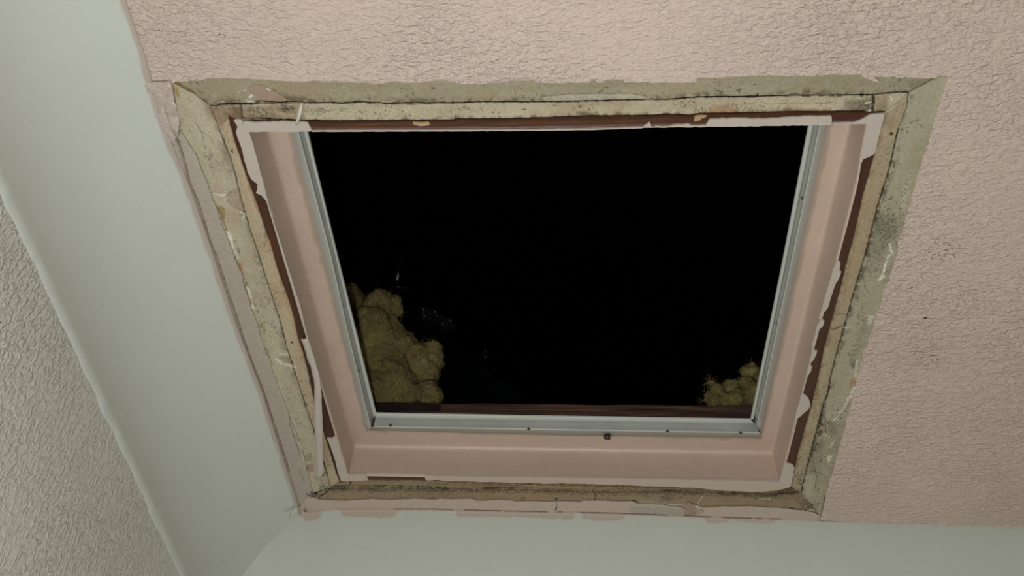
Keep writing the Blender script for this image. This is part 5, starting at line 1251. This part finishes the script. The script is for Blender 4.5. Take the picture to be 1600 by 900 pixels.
# draught strips: a flat flange, a step up and a narrow lip
def strip(name, outer, riser, lip, ax, n, label=None):
    def off(l, z):
        return [(p[0], p[1], z) for p in l]
    o_, r_, l_ = resample(outer, n, ax), resample(riser, n, ax), resample(lip, n, ax)
    z0 = LZ
    def mixl(a, b, t):
        return a * (1 - t) + b * t
    def setz(a, z):
        a = a.copy()
        a[:, 2] = z
        return a
    lines = [setz(o_, z0 + 0.0005), setz(o_, z0 - 0.0014), setz(mixl(o_, r_, 0.82), z0 - 0.0014), setz(mixl(o_, r_, 0.86), z0 - 0.0022), setz(mixl(o_, r_, 0.97), z0 - 0.0022),
             setz(mixl(o_, r_, 1.0), z0 - 0.0012), setz(mixl(r_, l_, 0.05), z0 + 0.0170), setz(mixl(r_, l_, 0.36), z0 + 0.0170), setz(mixl(r_, l_, 0.37), z0 + 0.0092), setz(mixl(r_, l_, 0.42), z0 + 0.0086),
             setz(mixl(r_, l_, 0.86), z0 + 0.0086), setz(mixl(r_, l_, 0.97), z0 + 0.0096), setz(l_, z0 + 0.0115), setz(l_, z0 + 0.0120), setz(mixl(r_, l_, 0.45), z0 + 0.0180), setz(mixl(r_, l_, 0.0), z0 + 0.0180)]
    lines = [[tuple(float(q) for q in p) for p in l] for l in lines]
    o = loft(name, lines, [1] * (len(lines) - 1), n, ax, [M_strip, M_seal], frame, None, False)
    for k in range(5 * (n - 1), 7 * (n - 1)):           # the grey seal seated in the step
        o.data.polygons[k].material_index = 1
    if label:
        tag(o, label)
    return o


s_left = strip('draught_strip', so_l, G['riser_left'], G['lip_left'], 1, 24, 'left draught strip')
s_right = strip('draught_strip', so_r, G['riser_right'], G['lip_right'], 1, 24, 'right draught strip')
s_far = strip('draught_strip', so_b, G['riser_bottom'], G['lip_bottom'], 0, 24, 'far draught strip with screws and a smudge')
yn = 0.466
ll, lr = G['lip_left'][0], G['lip_right'][0]
s_near = strip('draught_strip', [(ll[0] - 0.02, yn, 0), (lr[0] + 0.02, yn, 0)], [(ll[0] - 0.01, yn + 0.006, 0), (lr[0] + 0.01, yn + 0.006, 0)],
               [(ll[0], yn + 0.012, 0), (lr[0], yn + 0.012, 0)], 0, 12, 'near draught strip, hidden behind the pink lip')
for par, pts in ((s_far, G['screws']), (s_left, G['screws_side'][:3]), (s_right, G['screws_side'][3:])):
    for (x, y, z) in pts:
        bm = bmesh.new()
        bmesh.ops.create_uvsphere(bm, u_segments=10, v_segments=6, radius=0.0021)
        for v in bm.verts:
            v.co.z *= 0.75
            v.co += Vector((x, y, CZ + z - 0.0008))
        o = link('screw', bm_mesh('screw', bm), M_screw, frame, True)
        o.parent = par
        o.matrix_parent_inverse = Matrix.Identity(4)

# wood stop carrying ledge and strips, closing the frame above
bm = bmesh.new()
zl, zh = CZ + LZ + 0.001, CZ + LZ + 0.05
xi0, xi1, yi0, yi1 = -0.345, 0.325, 0.43, 1.025
xo0, xo1, yo0, yo1 = -0.292, 0.270, 0.496, 0.985
for lo, hi in (((xi0, yi0, zl), (xi1, 0.476, zh)), ((xi0, yo1, zl), (xi1, yi1, zh)), ((xi0, 0.476, zl), (xo0, yo1, zh)), ((xo1, 0.476, zl), (xi1, yo1, zh))):
    box(bm, lo, hi)
link('stop_batten', bm_mesh('stop_batten', bm), M_joist_x, frame)

# the round-headed bolt by the far strip
p0, p1 = Vector(G['bolt'][0]), Vector(G['bolt'][1])
base = Vector((p0.x + 0.0018, p0.y + 0.002, CZ + LZ - 0.0042))
axis = Vector((-0.55, -0.80, 0.10)).normalized()
bm = bmesh.new()
prof = [(0.0, 0.0021), (0.004, 0.0021), (0.0045, 0.0052), (0.0062, 0.0050), (0.0082, 0.0036), (0.0091, 0.0015)]
a_ = axis.cross(Vector((1, 0, 0))).normalized()
b_ = axis.cross(a_)
rings = [[bm.verts.new(base + axis * h + (a_ * math.cos(k * math.pi / 7) + b_ * math.sin(k * math.pi / 7)) * r) for k in range(14)] for h, r in prof]
for r0, r1 in zip(rings, rings[1:]):
    for k in range(14):
        bm.faces.new((r0[k], r0[(k + 1) % 14], r1[(k + 1) % 14], r1[k]))
bm.faces.new(rings[-1])
tag(link('bolt', bm_mesh('bolt', bm), M_screw, frame, True), 'dark round-headed bolt beside the far strip')

# ------------------------------------------------------------------ loose paint
def ribbon(name, L, R_, thick, mat, n=40):
    A, B = resample(L, n, 1), resample(R_, n, 1)
    bm = bmesh.new()
    rows = []
    rg = random.Random(3)
    for k in range(n):
        a, b = Vector(A[k]), Vector(B[k])
        j = Vector((rg.uniform(-1, 1) * 0.0004, 0, 0))
        mid = (a + b) / 2 + Vector((0, 0, -0.0008))
        rows.append([bm.verts.new(q + Vector((0, 0, CZ + dz))) for dz in (0, thick) for q in (a + j, mid, b - j)])
    for r0, r1 in zip(rows, rows[1:]):
        for i0, i1 in ((0, 1), (1, 2), (2, 5), (5, 4), (4, 3), (3, 0)):
            bm.faces.new((r0[i0], r0[i1], r1[i1], r1[i0]))
    for r in (rows[0], rows[-1]):
        bm.faces.new((r[0], r[1], r[4], r[3]))
        bm.faces.new((r[1], r[2], r[5], r[4]))
    return link(name, bm_mesh(name, bm), mat, None, True)


def origin_to(o, p):
    p = Vector(p)
    o.data.transform(Matrix.Translation(-p))
    o.location = p
    return o


peel = ribbon('peeling_paint_strip', G['peel_l'], G['peel_r'], 0.0007, M_film)
origin_to(peel, (G['peel_l'][0][0], G['peel_l'][0][1], CZ))
tag(peel, 'long narrow strip of pink paint peeling off the left edge of the hatch frame', 'paint strip')
sl = G['sliver']
bm = tube([(p[0], p[1], CZ + p[2]) for p in sl], [0.0014, 0.0016, 0.0019, 0.0017, 0.0015, 0.0009], 5)
sliver = link('paint_sliver', bm_mesh('paint_sliver', bm), plain('white_sliver', alb(206, 198, 184), 0.5, 400, 0.0002, 0.03), None, True)
origin_to(sliver, (sl[0][0], sl[0][1], CZ))
tag(sliver, 'thin white paint sliver hanging across the near left lining edge', 'paint sliver')

# ------------------------------------------------------------------ loft above
JT = 0.147
jx = empty('ceiling_joist', (0, 1.012, CZ))
tag(jx, 'dark rough-sawn joist seen above the far draught strip', 'joist')


def timber(name, lo, hi, mat, parent=None, long_axis=0, n=60, seed=0):
    """rough sawn timber: a box with a wavy sawn edge"""
    bm = bmesh.new()
    rows = []
    for k in range(n + 1):
        t = k / n
        s = lo[long_axis] + (hi[long_axis] - lo[long_axis]) * t
        ring = []
        for (u, zz) in ((0, 0), (1, 0), (1, 1), (0, 1)):
            c = [0, 0, 0]
            c[long_axis] = s
            c[1 - long_axis] = (lo, hi)[u][1 - long_axis]
            c[2] = (lo, hi)[zz][2]
            q = Vector(c)
            q.z += 0.0035 * (mnoise.noise(Vector((s * 9 + seed, u * 3, zz * 7))) ) * zz
            q[1 - long_axis] += 0.0012 * mnoise.noise(Vector((s * 21 + seed, zz * 3, u * 5)))
            ring.append(bm.verts.new(q))
        rows.append(ring)
    for r0, r1 in zip(rows, rows[1:]):
        for k in range(4):
            bm.faces.new((r0[k], r0[(k + 1) % 4], r1[(k + 1) % 4], r1[k]))
    bm.faces.new(rows[0])
    bm.faces.new(rows[-1])
    return link(name, bm_mesh(name, bm), mat, parent)


timber('timber', (-0.60, 1.012, CZ + 0.021), (0.75, 1.052, CZ + JT), M_joist_x, jx)
# a thinner packing piece nailed against its left end, a shade darker
timber('packing_piece', (-0.60, 1.009, CZ + 0.06), (-0.19, 1.0125, CZ + JT - 0.004), plain('dark_packing', (0.035, 0.020, 0.013), 0.8, 200, 0.001, 0.3), jx, 0, 20, 5)
# trimmers and the joist nearer the camera keep the hatch open
for nm, lo, hi, ax, lab in (('trimmer_joist', (-0.392, 0.39, CZ + 0.021), (-0.352, 1.01, CZ + 0.135), 1, 'trimmer joist hidden above the left side of the hatch'),
                            ('trimmer_joist', (0.332, 0.39, CZ + 0.021), (0.372, 1.01, CZ + 0.135), 1, 'trimmer joist hidden above the right side of the hatch'),
                            ('ceiling_joist', (-0.60, 0.348, CZ + 0.021), (0.75, 0.388, CZ + 0.135), 0, 'joist hidden above the near side of the hatch')):
    o = timber(nm, lo, hi, M_joist_x if ax == 0 else M_joist_y, None, ax, 12, 9)
    origin_to(o, lo)
    tag(o, lab, 'joist')

# roof over the loft: dark felt, nothing more is seen of it
bm = bmesh.new()
rz, ex_, ez = CZ + 2.3, 2.3, CZ - 0.05
ys = (-2.6, 3.6)
for s in (-1, 1):
    v = [bm.verts.new(p) for p in ((s * ex_, ys[0], ez), (s * ex_, ys[1], ez), (0, ys[1], rz), (0, ys[0], rz))]
    bm.faces.new(v)
for y in ys:
    bm.faces.new([bm.verts.new(p) for p in ((-ex_, y, ez), (ex_, y, ez), (0, y, rz))])
bmesh.ops.solidify(bm, geom=bm.faces[:], thickness=0.02)
roof = tag(link('roof', bm_mesh('roof', bm), M_felt), 'black felted roof high above the open hatch', kind='structure')


def wool_heap(name, key, label, seed, voxel, shift=0.0):
    L = G[key]
    z0 = CZ + JT
    root_loc = (L[0][0], L[0][1], z0)
    bm = bmesh.new()
    rg = random.Random(seed)
    for (x, y, z, r) in L:
        q = bmesh.ops.create_icosphere(bm, subdivisions=2, radius=1.0)
        for v in q['verts']:
            d = v.co.copy()
            v.co = Vector((x, y, CZ + z)) + Vector((d.x * r, d.y * r * 1.15, d.z * r))
    me = bm_mesh(name, bm)
    o = link(name, me, M_wool, None, True)
    origin_to(o, root_loc)
    md = o.modifiers.new('join', 'REMESH')
    md.mode = 'VOXEL'
    md.voxel_size = voxel * 0.75
    md.use_smooth_shade = True
    for nm, sz, st in (('big', 0.045, 0.022), ('small', 0.013, 0.012), ('tiny', 0.0045, 0.007)):
        tx = bpy.data.textures.new(name + nm, 'CLOUDS')
        tx.noise_scale = sz
        tx.noise_depth = 3
        dm = o.modifiers.new(nm, 'DISPLACE')
        dm.texture = tx
        dm.strength = st
        dm.texture_coords = 'GLOBAL'
    tag(o, label, 'insulation')
    # loose fibres standing off the surface
    bm = bmesh.new()
    for k in range(1100 if shift == 0 else 500):
        x, y, z, r = rg.choice(L)
        d = Vector((rg.gauss(0, 1), rg.gauss(0, 1), rg.gauss(0, 1))).normalized()
        p = Vector((x, y, CZ + z)) + d * r * rg.uniform(0.9, 1.08)
        t = Vector((rg.gauss(0, 1), rg.gauss(0, 1), rg.gauss(0, 1))).normalized()
        t = (t + d * 0.5).normalized()
        ln_ = rg.uniform(0.004, 0.013)
        c = t.cross(d).normalized() if t.cross(d).length > 0.01 else Vector((1, 0, 0))
        pts = [p + t * ln_ * s + d * 0.004 * math.sin(s * 3) + c * 0.003 * s * s for s in (0, 0.35, 0.7, 1.0)]
        w_ = 0.00016
        vs = [(bm.verts.new(q - c * w_), bm.verts.new(q + c * w_)) for q in pts]
        for (a0, a1), (b0, b1) in zip(vs, vs[1:]):
            bm.faces.new((a0, a1, b1, b0))
    me = bm_mesh('fibres', bm)
    f = link('fibres', me, M_wool, o)
    tag(f, kind='stuff')
    return o


wool_heap('glass_wool_insulation', 'wool_left', 'large lumpy heap of yellow-brown glass wool above the far left corner', 4, 0.006)
wool_heap('glass_wool_insulation', 'wool_right', 'small tuft of yellow-brown glass wool above the far right corner', 9, 0.0045, 1)

# black polythene hanging behind the heap, its upper edge sloping down to the right
st = G['sheet_top']
n = 90
T = resample(st, n, 0)
bm = bmesh.new()
rows = []
for k in range(n):
    x, y, z = T[k]
    wv = 0.006 * mnoise.noise(Vector((x * 30, 1.7, 0)))
    col = [(x, y - 0.012, z - 0.008), (x, y - 0.006, z + wv * 0.4), (x, y, z + 0.002 + wv * 0.4)]
    zb = JT - 0.05
    for q in range(1, 9):
        s = q / 8
        zz = z + (zb - z) * s
        col.append((x + 0.004 * mnoise.noise(Vector((x * 18, s * 4, 2))), y + 0.01 * s - 0.014 * mnoise.noise(Vector((x * 9 + 5, s * 5, 1))), zz))
    rows.append([bm.verts.new((a, b, CZ + c)) for a, b, c in col])
for r0, r1 in zip(rows, rows[1:]):
    for k in range(len(r0) - 1):
        bm.faces.new((r0[k], r0[k + 1], r1[k + 1], r1[k]))
bmesh.ops.solidify(bm, geom=bm.faces[:], thickness=0.0012)
sheet = link('plastic_sheet', bm_mesh('plastic_sheet', bm), M_sheet, None, True)
origin_to(sheet, (st[3][0], st[3][1], CZ + JT - 0.05))
tag(sheet, 'blue-black plastic sheet sloping behind the large glass wool heap', 'plastic sheet')

# cable loop with a pale sleeve, over the sheet
lp = [Vector((p[0], p[1], CZ + p[2])) for p in G['loop']]
fine = []
for i in range(len(lp) - 1):
    p0, p1, p2, p3 = lp[max(i - 1, 0)], lp[i], lp[i + 1], lp[min(i + 2, len(lp) - 1)]
    for s in range(5):
        t = s / 5
        fine.append(0.5 * ((2 * p1) + (p2 - p0) * t + (2 * p0 - 5 * p1 + 4 * p2 - p3) * t * t + (3 * p1 - p0 - 3 * p2 + p3) * t ** 3))
fine.append(lp[-1])
# tail down to the sheet edge
tail = [fine[0] + Vector((-0.01, -0.005, -0.03)), fine[0] + Vector((-0.006, -0.002, -0.014))]
cab = link('cable', bm_mesh('cable', tube(tail + fine, 0.0019, 8)), M_cable, None, True)
origin_to(cab, tail[0])
tag(cab, 'thin black cable loop with a pale end sleeve, standing up in the dark loft', 'cable')
tp = [Vector((p[0], p[1], CZ + p[2])) for p in G['tip']]
tag(link('end_sleeve', bm_mesh('end_sleeve', tube([tp[0], tp[0].lerp(tp[1], .5), tp[1]], [0.0027, 0.003, 0.0027], 8)), M_sleeve, cab, True), 'pale end sleeve')

# crumpled shiny wrapping along the sheet edge
def crumple(name, key, radii, label, seed):
    bm = bmesh.new()
    for (p, r) in zip(G[key], radii):
        q = bmesh.ops.create_icosphere(bm, subdivisions=4, radius=1.0)
        for v in q['verts']:
            d = v.co.copy()
            k = 1 + 0.55 * mnoise.noise(d * 2.1 + Vector((seed, 0, 0))) - 0.35 * abs(mnoise.noise(d * 5 + Vector((0, seed, 0))))
            v.co = Vector((p[0], p[1], CZ + p[2])) + Vector((d.x * r[0], d.y * r[1], d.z * r[2])) * k
    o = link(name, bm_mesh(name, bm), M_clear)
    origin_to(o, (G[key][0][0], G[key][0][1], CZ + G[key][0][2] - radii[0][2]))
    return tag(o, label, 'wrapping')


crumple('crumpled_wrapping', 'crumple', [(0.024, 0.02, 0.014), (0.016, 0.014, 0.012), (0.02, 0.012, 0.007)], 'crumpled shiny black wrapping glinting along the sloping plastic sheet', 2)
crumple('crumpled_wrapping', 'glint', [(0.006, 0.006, 0.010)], 'tiny shiny scrap of wrapping glinting alone right of the sloping sheet', 6)
br = [Vector((p[0], p[1], CZ + p[2])) for p in G['bar']]
o = link('wire_offcut', bm_mesh('wire_offcut', tube(br, 0.0014, 6)), plain('bright_wire', (0.25, 0.25, 0.25), 0.25, 300, 0.0002, 0.1, 0.6, (1, 1, 1), 0.8), None, True)
origin_to(o, br[0])
tag(o, 'short bright wire lying on the sheet under the cable loop', 'wire')

# dusty threads in the two left corners of the surround
rg = random.Random(12)


def threads(name, centre, spread, count, label, seed):
    rg = random.Random(seed)
    bm = bmesh.new()
    for k in range(count):
        p = Vector((centre[0] + rg.gauss(0, spread * 0.18), centre[1] + rg.gauss(0, spread * 0.12), CZ - 0.001))
        d = Vector((rg.uniform(-1, 0.35), rg.uniform(-0.6, 0.5), rg.uniform(-0.6, -0.1))).normalized()
        pts = [p.copy()]
        for s in range(7):
            d = (d + Vector((rg.gauss(0, .25), rg.gauss(0, .25), rg.gauss(0, .2)))).normalized()
            p = p + d * spread / 7
            p.z = min(p.z, CZ - 0.001)
            pts.append(p.copy())
        b2 = tube(pts, 0.00011, 4, False)
        me = bpy.data.meshes.new('t')
        b2.to_mesh(me)
        b2.free()
        bm.from_mesh(me)
        bpy.data.meshes.remove(me)
    o = link(name, bm_mesh(name, bm), M_web)
    origin_to(o, (centre[0], centre[1], CZ))
    return tag(o, label, 'cobweb', kind='stuff')


q = G['line_left']
threads('cobweb', (q[3][0] - 0.004, q[3][1]), 0.012, 4, 'wisp of cobweb on the coving edge by the near left corner', 3)
threads('cobweb', (q[-1][0] + 0.002, q[-1][1] - 0.012), 0.024, 9, 'dusty cobweb threads in the far left corner of the surround', 5)
